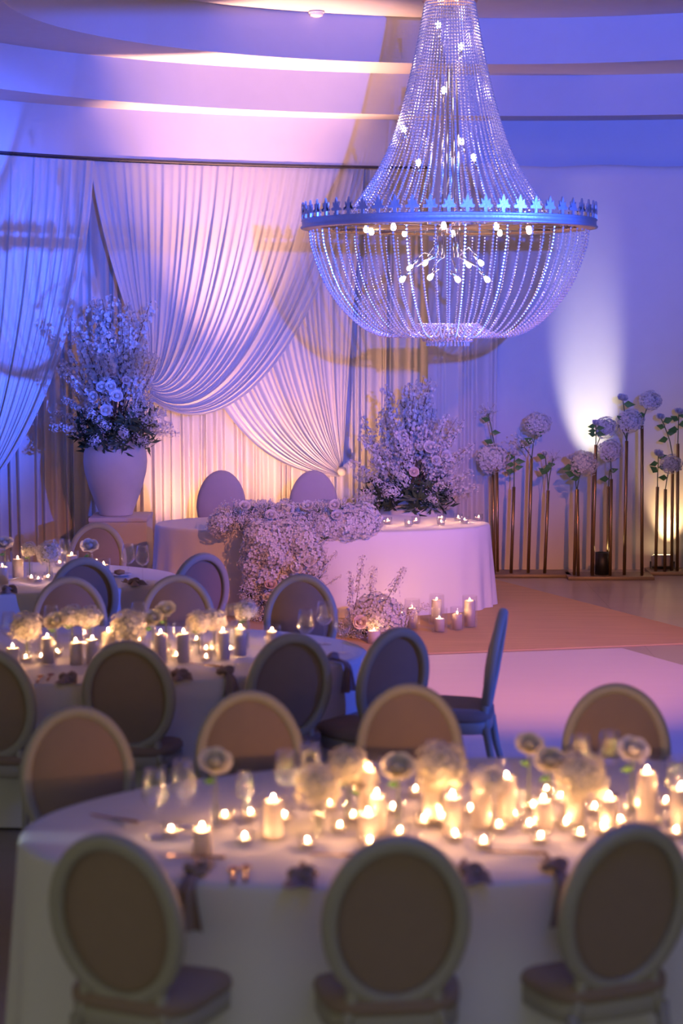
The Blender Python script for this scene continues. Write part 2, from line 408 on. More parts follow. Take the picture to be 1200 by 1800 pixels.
# smoke detector
p = at(557, 37, 5.40)
sdv = thing('smoke_detector', 'small white round smoke detector at the edge of the upper ceiling', 'smoke detector', (p.x, min(p.y, 16.9), 5.43))
ob('base', G().lathe([(0.0, 0), (0.075, 0.0), (0.075, -0.02), (0.0, -0.02)], 20).mesh('base', M_PLATE), sdv)
ob('cover', G().lathe([(0.062, -0.02), (0.058, -0.045), (0.03, -0.055), (0, -0.056)], 20).mesh('cover', M_PLATE), sdv)

# ================================================================== CHANDELIER
CX, CY = atY(788, 407, 14.0).x, 14.0
def zc(y): return atY(788, y, CY).z
SP = 221.0
ZR = zc(403)
chd = thing('chandelier', 'huge crystal bead chandelier with a crown-like metal ring', 'chandelier', (CX, CY, ZR))
def zz(y): return zc(y) - ZR
RO = 1.15
prof = [(RO - 0.012, 0.0), (RO + 0.006, 0.0), (RO + 0.012, 0.012), (RO, 0.02), (RO, 0.055), (RO + 0.008, 0.062), (RO, 0.072), (RO - 0.012, 0.072), (RO - 0.012, 0.0)]
ob('crown_band', G().lathe(prof, 128).mesh('crown_band', M_CHMET), chd)
ob('underside_ring', G().lathe([(RO - 0.012, 0.004), (RO - 0.14, 0.004), (RO - 0.14, 0.02), (RO - 0.012, 0.02)], 128).mesh('underside_ring', M_CHGOLD), chd)
# one palmette: spear leaf, two curled side leaves and a low scroll linking to the next
def palmette():
    out = [(-0.012, 0), (-0.014, 0.03), (-0.05, 0.028), (-0.056, 0.045), (-0.036, 0.05), (-0.018, 0.044), (-0.034, 0.066), (-0.036, 0.088), (-0.028, 0.082), (-0.016, 0.07),
           (-0.012, 0.09), (0.0, 0.118), (0.012, 0.09), (0.016, 0.07), (0.028, 0.082), (0.036, 0.088), (0.034, 0.066), (0.018, 0.044), (0.036, 0.05), (0.056, 0.045), (0.05, 0.028), (0.014, 0.03), (0.012, 0)]
    n = len(out); V = [(x, -0.007, z) for x, z in out] + [(x, 0.007, z) for x, z in out]
    bm = bmesh.new(); vs = [bm.verts.new(v) for v in V]
    f1 = bm.faces.new(vs[:n]); f2 = bm.faces.new(list(reversed(vs[n:])))
    for i in range(n): bm.faces.new((vs[i], vs[n + i], vs[n + (i + 1) % n], vs[(i + 1) % n]))
    bmesh.ops.triangulate(bm, faces=[f1, f2]); bmesh.ops.recalc_face_normals(bm, faces=bm.faces)
    me = bpy.data.meshes.new('palmette'); bm.to_mesh(me); bm.free(); me.materials.append(M_CHMET); return me
PM = palmette(); NP = 54
for i in range(NP):
    t = 2 * PI * i / NP; ob('palmette', PM, chd, ((RO - 0.004) * math.cos(t), (RO - 0.004) * math.sin(t), 0.07), (0, 0, t + PI / 2), (0.95, 1, 1.10))
# bead strands
def catmull(pts, m=14):
    out = []; P = [pts[0]] + pts + [pts[-1]]
    for i in range(1, len(P) - 2):
        for k in range(m):
            t = k / m; p0, p1, p2, p3 = P[i - 1], P[i], P[i + 1], P[i + 2]
            out.append(tuple(0.5 * (2 * p1[c] + (p2[c] - p0[c]) * t + (2 * p0[c] - 5 * p1[c] + 4 * p2[c] - p3[c]) * t * t + (3 * p1[c] - p0[c] - 3 * p2[c] + p3[c]) * t ** 3) for c in range(2)))
    out.append(pts[-1]); return out
def bead_strand(name, prof, step, r):
    pts = catmull(prof); g = G(); acc = 0.0; prev = pts[0]; g.ico((prev[0], 0, prev[1]), r)
    for q in pts[1:]:
        d = math.hypot(q[0] - prev[0], q[1] - prev[1]); a = 0.0
        while acc + (d - a) >= step:
            a += step - acc; acc = 0.0; w = a / d
            g.ico((prev[0] + (q[0] - prev[0]) * w, 0, prev[1] + (q[1] - prev[1]) * w), r)
        acc += d - a; prev = q
    g.tube([(x, 0, z) for x, z in pts[::6] + [pts[-1]]], 0.0012, 3)
    return g.mesh(name, M_BEAD, False)
up = bead_strand('bead_strand', [(0.185, zz(-4)), (60 / SP, zz(100)), (84 / SP, zz(200)), (107 / SP, zz(267)), (137 / SP, zz(322)), (178 / SP, zz(378)), (215 / SP, zz(400))], 0.0245, 0.0090)
NS = 66
for i in range(NS): ob('bead_strand', up, chd, rot=(0, 0, 2 * PI * i / NS))
lo = bead_strand('bead_strand', [(241 / SP, zz(408)), (236 / SP, zz(440)), (213 / SP, zz(502)), (180 / SP, zz(548)), (142 / SP, zz(580)), (105 / SP, zz(592)), (75 / SP, zz(584)), (52 / SP, zz(570))], 0.0255, 0.0088)
NL = 64
for i in range(NL): ob('bead_strand', lo, chd, rot=(0, 0, 2 * PI * (i + 0.5) / NL))
g = G()
for k in range(9):
    rr = (52 - k * 1.2) / SP; z = zz(570 + k * 3.6)
    for j in range(46): g.ico((rr * math.cos(2 * PI * j / 46 + k * 0.07), rr * math.sin(2 * PI * j / 46 + k * 0.07), z), 0.0105)
ob('bead_basket', g.mesh('bead_basket', M_BEAD, False), chd)
g = G()
for j in range(34):
    t = 2 * PI * j / 34; r_ = 37 / SP
    g.tube([(r_ * math.cos(t), r_ * math.sin(t), zz(588)), (r_ * math.cos(t), r_ * math.sin(t), zz(608))], [0.008, 0.004], 5)
ob('crystal_fringe', g.mesh('crystal_fringe', M_BEAD, False), chd)
# canopy, rods, spokes
ob('canopy', G().lathe([(0.0, zz(-70)), (0.10, zz(-70)), (0.14, zz(-30)), (0.215, zz(-8)), (0.215, zz(3)), (0.17, zz(3)), (0, zz(-2))], 40).mesh('canopy', M_CHGOLD), chd)
ob('hanging_rod', G().tube([(0, 0, zz(-60)), (0, 0, 5.43 - ZR)], 0.02, 10).mesh('hanging_rod', M_CHROME), chd)
ob('centre_column', G().tube([(0, 0, zz(120)), (0, 0, zz(410))], 0.022, 10).mesh('centre_column', M_CHROME), chd)
for i in range(7):
    t = 2 * PI * i / 7 + 0.3; r0 = 0.10 if i % 2 else 0.06
    ob('rod', G().tube([(r0 * math.cos(t), r0 * math.sin(t), zz(140 + 30 * (i % 3))), (r0 * 1.7 * math.cos(t), r0 * 1.7 * math.sin(t), zz(405))], 0.006, 6).mesh('rod', M_CHROME), chd)
for i in range(12):
    t = 2 * PI * i / 12; ob('spoke', G().box(0.0, RO - 0.02, -0.008, 0.008, 0.008, 0.022).mesh('spoke', M_CHGOLD), chd, rot=(0, 0, t))
BULB = G().lathe([(0.0, 0.034), (0.012, 0.031), (0.020, 0.018), (0.0205, 0.004), (0.014, -0.012), (0.009, -0.022), (0.0, -0.022)], 12).mesh('bulb', M_BULB)
SOCK = G().lathe([(0.0, -0.085), (0.011, -0.085), (0.012, -0.022), (0.0, -0.02)], 10).mesh('socket', M_CHROME)
def lamp_bulb(px, py, r_off, droot=(0, 0, 1), light=0.0):
    X = atY(px, py, CY + r_off).x - CX; z = atY(px, py, CY + r_off).z - ZR
    q = Vector(droot).to_track_quat('Z', 'Y').to_euler()
    s_ = ob('socket', SOCK, chd, (X, r_off, z), q); ob('bulb', BULB, s_)
    if light:
        l = bpy.data.lights.new('bulb_light', 'POINT'); l.energy = light; l.color = (1.0, 0.62, 0.50); l.shadow_soft_size = 0.03
        lo_ = bpy.data.objects.new('bulb_light', l); COL.objects.link(lo_); lo_.location = (CX + X * 1.0, CY + r_off, ZR + z + (0.05 if droot[2] > 0 else -0.05))
    return X, z
LB = 1.2
low = [(708, 490, -0.10), (721, 470, 0.12), (748, 461, 0.22), (757, 486, -0.05), (803, 490, -0.20), (822, 464, 0.18), (844, 461, 0.10), (855, 490, -0.10)]
for i, (px, py, ro) in enumerate(low):
    X, z = lamp_bulb(px, py, ro, (0.9 if px > 782 else -0.9, ro, -1.0), LB)
    k = 0.42
    ob('arm', G().tube([(X * 0.28, ro * 0.4, zz(408)), (X * 0.28, ro * 0.4, zz(452)), (X * 0.62, ro * 0.8, z + 0.12), (X * 0.90, ro, z + 0.05)], 0.008, 6).mesh('arm', M_CHROME), chd)
for (px, py, ro) in [(770, 45, -0.06), (810, 83, 0.05), (780, 160, 0.1), (709, 228, -0.1), (811, 250, 0.0), (833, 278, -0.1), (735, 287, 0.05)]:
    lamp_bulb(px, py, ro, (random.uniform(-.3, .3), random.uniform(-.2, .2), 1), 2.0)
for i in range(10):
    t = 2 * PI * i / 10 + 0.2; s_ = ob('socket', SOCK, chd, (0.66 * math.cos(t), 0.66 * math.sin(t), 0.0), (PI, 0, 0)); ob('bulb', BULB, s_)

# ================================================================== TABLES
def oval_cloth(name, a, b, ztop, seed, flare=0.05, amp=0.022, waves=26):
    rnd = random.Random(seed); n = 288; V = []
    ph = [rnd.uniform(0, 6.28) for _ in range(6)]
    rows = [(0.97, 0.0, 0), (0.992, -0.002, 0), (1.0, -0.010, 0.0), (1.002, -0.03, 0.05)] + [(1.004 + 0.0 * k, -(0.03 + (ztop - 0.045) * k / 9.0), k / 9.0) for k in range(1, 10)]
    V.append((0, 0, ztop))
    for fr in (0.35, 0.7):
        for j in range(n): t = 2 * PI * j / n; V.append((a * fr * math.cos(t), b * fr * math.sin(t), ztop))
    for (s, dz, w) in rows:
        for j in range(n):
            t = 2 * PI * j / n
            fold = math.sin(waves * t + ph[0] + 0.8 * math.sin(3 * t + ph[1])) * (0.55 + 0.45 * math.sin(5 * t + ph[2])) + 0.4 * math.sin(11 * t + ph[3])
            r = flare * w + amp * fold * w ** 1.2
            c, si = math.cos(t), math.sin(t); nx, ny = c / a, si / b; nl = math.hypot(nx, ny)
            V.append((a * s * c + r * nx / nl, b * s * si + r * ny / nl, ztop + dz))
    Fc = [(0, 1 + j, 1 + (j + 1) % n) for j in range(n)]
    nr = len(rows) + 2
    for i in range(nr - 1):
        for j in range(n):
            p = 1 + i * n + j; q = 1 + i * n + (j + 1) % n; Fc.append((p, p + n, q + n, q))
    return mk(name, V, Fc, M_CLOTH, True)
LEGM = G().lathe([(0.03, 0.0), (0.03, 0.70)], 10).mesh('leg', M_WOOD)
def table(cx, cy, a, b, tl, cl, seed, rz=0.0, gl=None):
    t = thing('oval_table', tl, 'table', (cx, cy, 0), rz)
    g = G(); n = 64
    V = [((a - 0.03) * math.cos(2 * PI * j / n), (b - 0.03) * math.sin(2 * PI * j / n), z) for z in (0.70, 0.735) for j in range(n)]
    g.add(V, [tuple(range(n - 1, -1, -1)), tuple(range(n, 2 * n))] + grid_faces(n, 2, True))
    ob('tabletop', g.mesh('tabletop', M_WOOD, False), t)
    for sx in (-1, 1):
        for sy in (-1, 1): ob('leg', LEGM, t, (sx * a * 0.6, sy * b * 0.55, 0))
    c = ob('tablecloth', oval_cloth('tablecloth', a, b, 0.748, seed), None, (cx, cy, 0), (0, 0, rz)); tag(c, cl, 'tablecloth')
TT = 0.75
table(0.42, 6.44, 1.60, 0.82, 'oval dining table hidden under the nearest white cloth', 'floor-length white cloth on the nearest oval table, crowded with candles', 1, 0.19)
table(-1.36, 9.62, 1.50, 0.85, 'oval dining table hidden under the middle white cloth', 'white cloth on the middle oval table, its right end lit blue', 2, 0.05)
table(-2.66, 12.45, 1.50, 0.80, 'oval dining table hidden under the rear left white cloth', 'white cloth on the rear left oval table, cut by the frame', 3)
HTC = (-0.17, 15.75); HA, HB = 1.50, 0.70
table(HTC[0], HTC[1], HA, HB, 'oval head table hidden under its pink-lit cloth', 'floor-length cloth on the head table glowing pink beside floor candles', 4)

# ================================================================== CHAIRS
TILT = math.radians(9)
def chair_meshes():
    M = {}
    n = 56; oa, obb = 0.236, 0.296; cz = 0.711
    def place(x, zl, d):   # point in the back plane: x across, zl along the reclined plane, d towards the sitter
        y = -0.215 - zl * math.sin(TILT) + d * math.cos(TILT); z = cz + zl * math.cos(TILT) + d * math.sin(TILT); return (x, y, z)
    sec = [(0.0, -0.012), (0.004, -0.020), (0.014, -0.024), (0.036, -0.024), (0.046, -0.018), (0.050, -0.006), (0.050, 0.010), (0.044, 0.022), (0.030, 0.027), (0.012, 0.022), (0.002, 0.012)]
    V = []
    for j in range(n):
        t = 2 * PI * j / n
        for (dr, d) in sec:
            r = dr - 0.05; V.append(place((oa + r) * math.cos(t), (obb + r) * math.sin(t), d))
    k = len(sec); Fc = [(j * k + i, j * k + (i + 1) % k, ((j + 1) % n) * k + (i + 1) % k, ((j + 1) % n) * k + i) for j in range(n) for i in range(k)]
    M['back_frame'] = mk('back_frame', V, Fc, M_FRAME)
    ia, ib = oa - 0.046, obb - 0.046
    def disc(d_c, d_e, name, flip):
        V = [place(0, 0, d_c)]
        for fr in (0.3, 0.6, 0.85, 1.0):
            for j in range(n):
                t = 2 * PI * j / n; V.append(place(ia * fr * math.cos(t), ib * fr * math.sin(t), d_e + (d_c - d_e) * (1 - fr ** 2.6)))
        Fc = [(0, 1 + j, 1 + (j + 1) % n) for j in range(n)]
        for i in range(3):
            for j in range(n):
                p = 1 + i * n + j; q = 1 + i * n + (j + 1) % n; Fc.append((p, p + n, q + n, q))
        if flip: Fc = [tuple(reversed(f)) for f in Fc]
        return mk(name, V, Fc, M_FABRIC)
    M['back_pad'] = disc(0.046, 0.012, 'back_pad', True)
    M['back_panel'] = disc(-0.001, 0.005, 'back_panel', False)
    for s, nm in ((-1, 'l'), (1, 'r')):
        t = math.radians(-52); p = [place(s * (oa - 0.025) * math.cos(t), (obb - 0.025) * math.sin(t), 0.0), place(s * 0.135, -obb + 0.01, 0.0), (s * 0.145, -0.182, 0.40), (s * 0.165, -0.185, 0.33)]
        M['stile_' + nm] = G().tube(p, [0.025, 0.023, 0.022, 0.024], 8).mesh('stile', M_FRAME)
        M['rear_' + nm] = G().tube([(s * 0.165, -0.185, 0.37), (s * 0.172, -0.215, 0.2), (s * 0.18, -0.275, 0.0)], [0.024, 0.02, 0.015], 8).mesh('leg', M_FRAME)
    g = G(); g.lathe([(0.0, 0.0), (0.013, 0.0), (0.016, 0.04), (0.022, 0.24), (0.026, 0.275), (0.020, 0.285), (0.026, 0.30), (0.028, 0.37), (0, 0.37)], 12)
    M['front'] = g.mesh('leg', M_FRAME)
    def seat_outline(k, infl=0.0):
        pts = []
        for j in range(48):
            t = 2 * PI * j / 48; c, s = math.cos(t), math.sin(t); e = 0.5
            x = abs(c) ** e * (1 if c > 0 else -1); y = abs(s) ** e * (1 if s > 0 else -1)
            w = 0.215 + 0.035 * (y + 1) / 2 + infl; pts.append((x * w * k, 0.02 + y * (0.225 + infl) * k))
        return pts
    def loft(rows, name, m):
        V = []
        for (k, z, inf) in rows: V += [(x, y, z) for x, y in seat_outline(k, inf)]
        Fc = grid_faces(48, len(rows), True); Fc.append(tuple(range((len(rows) - 1) * 48, len(rows) * 48))); Fc.append(tuple(reversed(range(48))))
        return mk(name, V, Fc, m)
    M['seat_frame'] = loft([(0.98, 0.34, 0), (1.0, 0.345, 0), (1.0, 0.40, 0), (0.98, 0.405, 0)], 'seat_frame', M_FRAME)
    M['seat'] = loft([(0.97, 0.403, 0), (1.0, 0.413, 0.004), (1.0, 0.437, 0.004), (0.96, 0.456, 0), (0.8, 0.467, 0), (0.4, 0.473, 0)], 'seat', M_FABRIC)
    return M
CM = chair_meshes()
def chair(px, py, rz, label, group, zt=1.003):
    p = at(px, py, zt); r = math.radians(rz)
    fwd = Vector((-math.sin(r), math.cos(r), 0)); base = p + fwd * 0.258
    t = thing('dining_chair', label, 'chair', (base.x, base.y, 0), r, group)
    ob('back_frame', CM['back_frame'], t); ob('back_pad', CM['back_pad'], t); ob('back_panel', CM['back_panel'], t)
    for s in 'lr': ob('stile', CM['stile_' + s], t)
    ob('seat', CM['seat'], t); ob('seat_frame', CM['seat_frame'], t)
    for s in 'lr': ob('leg', CM['rear_' + s], t)
    for s in (-1, 1): ob('leg', CM['front'], t, (s * 0.195, 0.195, 0))
    return t
GN = 'chairs at the nearest table'; GM = 'chairs at the middle table'; GL = 'chairs at the rear left table'
chair(190, 1466, -22, 'blurred oval-back chair nearest the camera, at bottom left', GN)
chair(700, 1470, 6, 'blurred oval-back chair nearest the camera, bottom centre', GN)
chair(1112, 1448, 22, 'blurred oval-back chair nearest the camera, at bottom right', GN)
chair(132, 1241, 197, 'brown oval chair facing us at the left end of the nearest table', GN)
chair(437, 1213, 186, 'brown oval chair facing us behind the single pale rose on nearest table', GN)
chair(719, 1201, 180, 'brown oval chair facing us, overlapping the blue chair behind it', GN)
chair(1084, 1201, 172, 'brown oval chair facing us alone against the pale dance floor', GN)
chair(-25, 1138, -8, 'dark oval chair cut by the left edge, back to us at middle table', GM)
chair(222, 1127, -4, 'dark oval chair back in the left half of the middle table', GM)
chair(513, 1113, 24, 'dark oval chair back turned left near the blue-lit cloth end', GM)
chair(700, 1103, 38, 'blue-edged oval chair at the right end of the middle table', GM)
chair(884, 1070, 80, 'oval chair seen in profile, bright blue, beside the dance floor', GM)
chair(122, 1013, 182, 'blue oval chair facing us, leftmost behind the middle table', GM)
chair(313, 1010, 178, 'blue oval chair facing us behind the pair of cream roses', GM)
chair(531, 1009, 168, 'blue oval chair facing us in front of the flower cascade', GM)
chair(147, 980, 16, 'deep blue oval chair back at the rear left table, left one', GL)
chair(356, 972, 38, 'deep blue oval chair back turned left at the rear left table', GL)
chair(172, 918, 172, 'violet oval chair on the far side of the rear left table', GL)

def head_chair_meshes():
    n = 40; V = []
    def out(k):
        pts = []
        for j in range(n):
            t = 2 * PI * j / n; x = 0.238 * math.cos(t); z = 0.36 * math.sin(t)
            if z < 0: x *= 1 - 0.12 * (z / -0.36)
            pts.append((x * k, z * k))
        return pts
    rows = [(0.0, 0.055), (0.5, 0.052), (0.85, 0.042), (0.97, 0.022), (1.0, 0.0), (0.97, -0.022), (0.85, -0.032), (0.0, -0.036)]
    V = []
    for (k, d) in rows:
        for (x, z) in out(max(k, 0.001)):
            V.append((x, -0.21 - z * math.sin(TILT) + d, 0.77 + z * math.cos(TILT)))
    me = mk('backrest', V, grid_faces(n, len(rows), True), M_HEADFAB); return me
HB_M = head_chair_meshes()
HSEAT = rounded_box('seat', 0.52, 0.48, 0.11, 0.04, M_HEADFAB); HLEG = G().lathe([(0, 0), (0.014, 0), (0.024, 0.38), (0, 0.38)], 10).mesh('leg', M_FRAME)
for px, lab in ((386, 'mauve upholstered round-back chair at the head table, left one'), (550, 'mauve upholstered round-back chair at the head table, right one under the swag tie')):
    p = at(px, 833, 1.125); p.y = 16.62; p.x = (px - 600) / F * 16.62 * 1.006
    t = thing('upholstered_chair', lab, 'chair', (p.x, p.y, 0), PI, 'chairs at the head table')
    t.location.y = 16.62
    ob('backrest', HB_M, t); ob('seat', HSEAT, t, (0, 0.03, 0.38))
    for sx in (-1, 1):
        for sy in (-1, 1): ob('leg', HLEG, t, (sx * 0.2, 0.03 + sy * 0.18, 0))

# ================================================================== FLOWER MESHES
def rose_mesh(name, m, seed=0, open_=1.0):
    rnd = random.Random(seed); g = G()
    for (cnt, r, h, w, curl) in ((3, 0.13, 0.98, 1.35, 0.0), (4, 0.28, 1.02, 1.05, 0.08), (5, 0.46, 0.98, 0.92, 0.20), (6, 0.66, 0.88, 0.80, 0.42), (7, 0.84, 0.70, 0.70, 0.75)):
        o0 = rnd.uniform(0, 6.28)
        for i in range(cnt):
            c = o0 + 2 * PI * i / cnt + rnd.uniform(-.1, .1); V = []; nu, nv = 6, 6; hh = h * rnd.uniform(0.9, 1.08)
            for b in range(nv):
                v = b / (nv - 1)
                for a in range(nu):
                    u = 2 * a / (nu - 1) - 1
                    rr = r * open_ * (0.15 + 0.85 * math.sin(min(1, v * 1.15) * PI / 2)) * (1 - (0.75 if r < 0.2 else 0.5 if r < 0.3 else 0.25 if r < 0.5 else 0.0) * max(0, v - 0.55) / 0.45) + curl * open_ * max(0, v - 0.7) * 1.1
                    ww = w * (0.35 + 0.65 * math.sin(PI * min(1, v * 0.75 + 0.1)))
                    z = hh * v - 0.16 * v * u * u - curl * 0.5 * max(0, v - 0.8)
                    V.append((rr * math.cos(c + u * ww), rr * math.sin(c + u * ww), z - 0.35))
            g.add(V, grid_faces(nu, nv))
    g.add([Vector((v[0] * 0.46 * open_, v[1] * 0.46 * open_, 0.14 + v[2] * 0.46)) for v in ICO_V], ICO_F)
    return g.mesh(name, m)
ROSE_W = rose_mesh('bloom', M_WHITE, 1); ROSE_C = rose_mesh('bloom', M_CREAM, 2, 1.1); ROSE_B = rose_mesh('bloom', M_BLUSH, 3); BUD = rose_mesh('bloom', M_WHITE, 4, 0.75)
def hydrangea_mesh(name, m, n, seed, squash=0.8):
    rnd = random.Random(seed); g = G(); ga = PI * (3 - 5 ** 0.5)
    g.add([Vector(v) * 0.84 for v in ICO_V], ICO_F, 1)
    for i in range(n):
        z = 1 - 1.75 * (i + 0.5) / n; r = math.sqrt(max(0, 1 - z * z)); t = ga * i
        nrm = Vector((r * math.cos(t), r * math.sin(t), z)); R = 1 + rnd.uniform(-.10, .10) + 0.07 * math.sin(4 * t + seed)
        e1 = nrm.orthogonal().normalized(); e2 = nrm.cross(e1); a0 = rnd.uniform(0, 6.28); s = rnd.uniform(0.17, 0.23)
        c = nrm * R; tilt = Vector((rnd.uniform(-.3, .3), rnd.uniform(-.3, .3), rnd.uniform(-.3, .3)))
        nn = (nrm + tilt).normalized(); e1 = (e1 - nn * e1.dot(nn)).normalized(); e2 = nn.cross(e1)
        for k in range(4):
            a = a0 + k * PI / 2; d = e1 * math.cos(a) + e2 * math.sin(a); p = e1 * -math.sin(a) + e2 * math.cos(a)
            g.add([c, c + d * s * 0.6 + p * s * 0.45 + nn * 0.03, c + d * s + nn * 0.055, c + d * s * 0.6 - p * s * 0.45 + nn * 0.03], [(0, 1, 2, 3)])
    for i, v in enumerate(g.v): g.v[i] = Vector((v.x, v.y, v.z * squash))
    return g.mesh(name, [m, M_CORE], False)
HYD = [hydrangea_mesh('bloom', M_HYD, 120, s) for s in (1, 2, 3)]; HYD_C = hydrangea_mesh('bloom', M_CREAM, 120, 5)
def gyp_mesh(name, n, seed, rmin=0.5):
    rnd = random.Random(seed); g = G()
    for i in range(n):
        while True:
            d = Vector((rnd.gauss(0, 1), rnd.gauss(0, 1), rnd.gauss(0.2, 0.9))).normalized()
            if d.z > -0.45: break
        p = d * rnd.uniform(rmin, 1.05); g.octa(p, rnd.uniform(0.04, 0.07), 0)
        if i % 4 == 0: g.tube([(0, 0, -0.3), p * 0.55, p], 0.008, 3, 1, False)
    return g.mesh(name, [M_GYP, M_STEM], False)
GYP = [gyp_mesh('baby_breath', 200, s) for s in (1, 2)]; GYPL = gyp_mesh('baby_breath', 70, 4, 0.35)
def leaf_strip(g, p, d, up, l, w, mi=0):
    d = d.normalized(); s = d.cross(up); s = s.normalized() if s.length > 1e-4 else d.orthogonal().normalized(); nn = s.cross(d)
    g.add([p, p + d * l * 0.35 + s * w, p + d * l * 0.4 - nn * w * 0.3, p + d * l * 0.35 - s * w, p + d * l - nn * l * 0.12], [(0, 1, 2), (0, 2, 3), (1, 4, 2), (3, 2, 4)], mi)
def branch_mesh(seed, n=95, dens=1.0, spread=0.05, bend=0.15):
    """flowering twig of length 1 along +z"""
    rnd = random.Random(seed); g = G(); bx, by = rnd.uniform(-bend, bend), rnd.uniform(-bend, bend)
    P = [Vector((bx * t * t, by * t * t, t)) for t in [i / 8 for i in range(9)]]
    g.tube(P, [0.007 - 0.005 * i / 8 for i in range(9)], 4, 1)
    for i in range(n):
        t = 0.42 + 0.58 * (i / n) ** 0.9; base = Vector((bx * t * t, by * t * t, t))
        sp = spread * (1.1 - 0.6 * t) * dens
        c = base + Vector((rnd.gauss(0, sp), rnd.gauss(0, sp), rnd.gauss(0, 0.01)))
        nn = (c - base + Vector((0, 0, 0.3 * spread))).normalized(); e1 = nn.orthogonal().normalized(); e2 = nn.cross(e1); s = rnd.uniform(0.016, 0.030) * (1.15 - 0.5 * t)
        a0 = rnd.uniform(0, 6.28); ring = [c + (e1 * math.cos(a0 + k * 1.2566) + e2 * math.sin(a0 + k * 1.2566)) * s + nn * s * 0.4 for k in range(5)]
        g.add([c] + ring, [(0, 1 + k, 1 + (k + 1) % 5) for k in range(5)], 0)
        g.add([c - nn * s * 0.2] + [r_ * 0.5 + c * 0.5 for r_ in ring[::2]], [(0, 1, 2), (0, 2, 3)], 0)
    for i in range(5):
        t = rnd.uniform(0.25, 0.8); leaf_strip(g, Vector((bx * t * t, by * t * t, t)), Vector((rnd.uniform(-1, 1), rnd.uniform(-1, 1), 0.7)), Vector((0, 0, 1)), 0.05, 0.01, 2)
    return g.mesh('blossom_branch', [M_WHITE, M_TWIG, M_LEAF], False)
BR = [branch_mesh(s) for s in range(6)]; STOCK = [branch_mesh(20 + s, 150, 1.0, 0.075, 0.05) for s in range(3)]
def sprig_mesh(seed, n=22, ll=0.26, w=0.035):
    rnd = random.Random(seed); g = G(); b = rnd.uniform(0.15, 0.35)
    pos = lambda t: Vector((b * t * t, 0, t - 0.35 * t * t))
    g.tube([pos(i / 6) for i in range(7)], 0.006, 4, 1)
    for i in range(n):
        t = 0.12 + 0.88 * i / n; az = rnd.uniform(0, 6.28); d = Vector((math.cos(az), math.sin(az), rnd.uniform(-0.2, 0.9)))
        leaf_strip(g, pos(t), d, Vector((0.1, 0.2, 1)), ll * rnd.uniform(0.7, 1.15), w * rnd.uniform(0.8, 1.2), 0)
    return g.mesh('leafy_sprig', [M_LEAFD, M_TWIG], False)
SPR = [sprig_mesh(s) for s in range(4)]
LEAF = (lambda g: (leaf_strip(g, Vector((0, 0, 0)), Vector((0, 0, 1)), Vector((0, 1, 0)), 1.0, 0.30, 0), g)[1])(G()).mesh('leaf', M_LEAFL, False)
def zrot(d): return Vector(d).to_track_quat('Z', 'Y').to_euler()

# ================================================================== VASES WITH BIG ARRANGEMENTS
def arrangement(name, label, B, spec, seed):
    """B: mouth of the vase"""
    rnd = random.Random(seed)
    t = thing('flower_arrangement', label, 'flowers', B)
    for (az, tilt, ln) in spec['branch']:
        d = Vector((math.sin(tilt) * math.cos(az), math.sin(tilt) * math.sin(az), math.cos(tilt)))
        ob('blossom_branch', rnd.choice(BR), t, (d.x * 0.06, d.y * 0.06, 0.02), zrot(d), ln)
    for (az, tilt, ln) in spec['stock']:
        d = Vector((math.sin(tilt) * math.cos(az), math.sin(tilt) * math.sin(az), math.cos(tilt)))
        ob('stock_flower', rnd.choice(STOCK), t, (d.x * 0.05, d.y * 0.05, 0.05), zrot(d), ln)
    for (az, tilt, ln) in spec['sprig']:
        d = Vector((math.sin(tilt) * math.cos(az), math.sin(tilt) * math.sin(az), math.cos(tilt)))
        o = ob('leafy_sprig', rnd.choice(SPR), t, (d.x * 0.08, d.y * 0.08, 0.03), zrot(d), ln)
    for (dx, dy, dz, r, me, face) in spec['rose']:
        o = ob('rose', me, t, (dx, dy, dz), zrot(face), r)
        if me is BUD: o['label'] = 'rose bud'
    return t
def fan(rnd, n, t0, t1, l0, l1, wide=1.0):
    out = []
    for i in range(n):
        az = 2 * PI * (i * 0.618 + rnd.uniform(-.05, .05)); tl = t0 + (t1 - t0) * ((i + 0.5) / n)
        ln = l0 + (l1 - l0) * ((i + 0.5) / n); out.append((az, tl, ln * rnd.uniform(0.85, 1.1)))
    return out
# left: amphora on a plinth
pb = atY(204, 905, 17.0); PEDZ = pb.z
o = thing('plinth', 'square pale plinth carrying the tall amphora vase', 'plinth', (pb.x + 0.05, 17.0, 0))
ob('body', rounded_box('body', 0.55, 0.55, PEDZ - 0.04, 0.006, M_PED, 2), o); ob('top_slab', rounded_box('top_slab', 0.56, 0.56, 0.04, 0.006, M_PED, 2), o, (0, 0, PEDZ - 0.04))
vt = atY(204, 766, 17.0).z - PEDZ; kk = vt / 0.78
vp = [(0.0, 0.0), (0.155, 0.0), (0.165, 0.012), (0.165, 0.03), (0.20, 0.12), (0.255, 0.27), (0.295, 0.42), (0.308, 0.53), (0.300, 0.62), (0.272, 0.70), (0.235, 0.755), (0.215, 0.775), (0.222, 0.79), (0.215, 0.80), (0.19, 0.79), (0.18, 0.76), (0.20, 0.6), (0.15, 0.2), (0, 0.15)]
vs = ob('amphora_vase', G().lathe([(r, z * kk) for r, z in vp], 48).mesh('amphora_vase', M_VASE), None, (pb.x, 17.0, PEDZ)); tag(vs, 'tall tapering matt ceramic vase standing on the plinth', 'vase')
rnd = random.Random(11)
s_ = 17.0 / F
def rp(px, py, dy, cx, cy): return ((px - cx) * s_, dy, (cy - py) * s_)
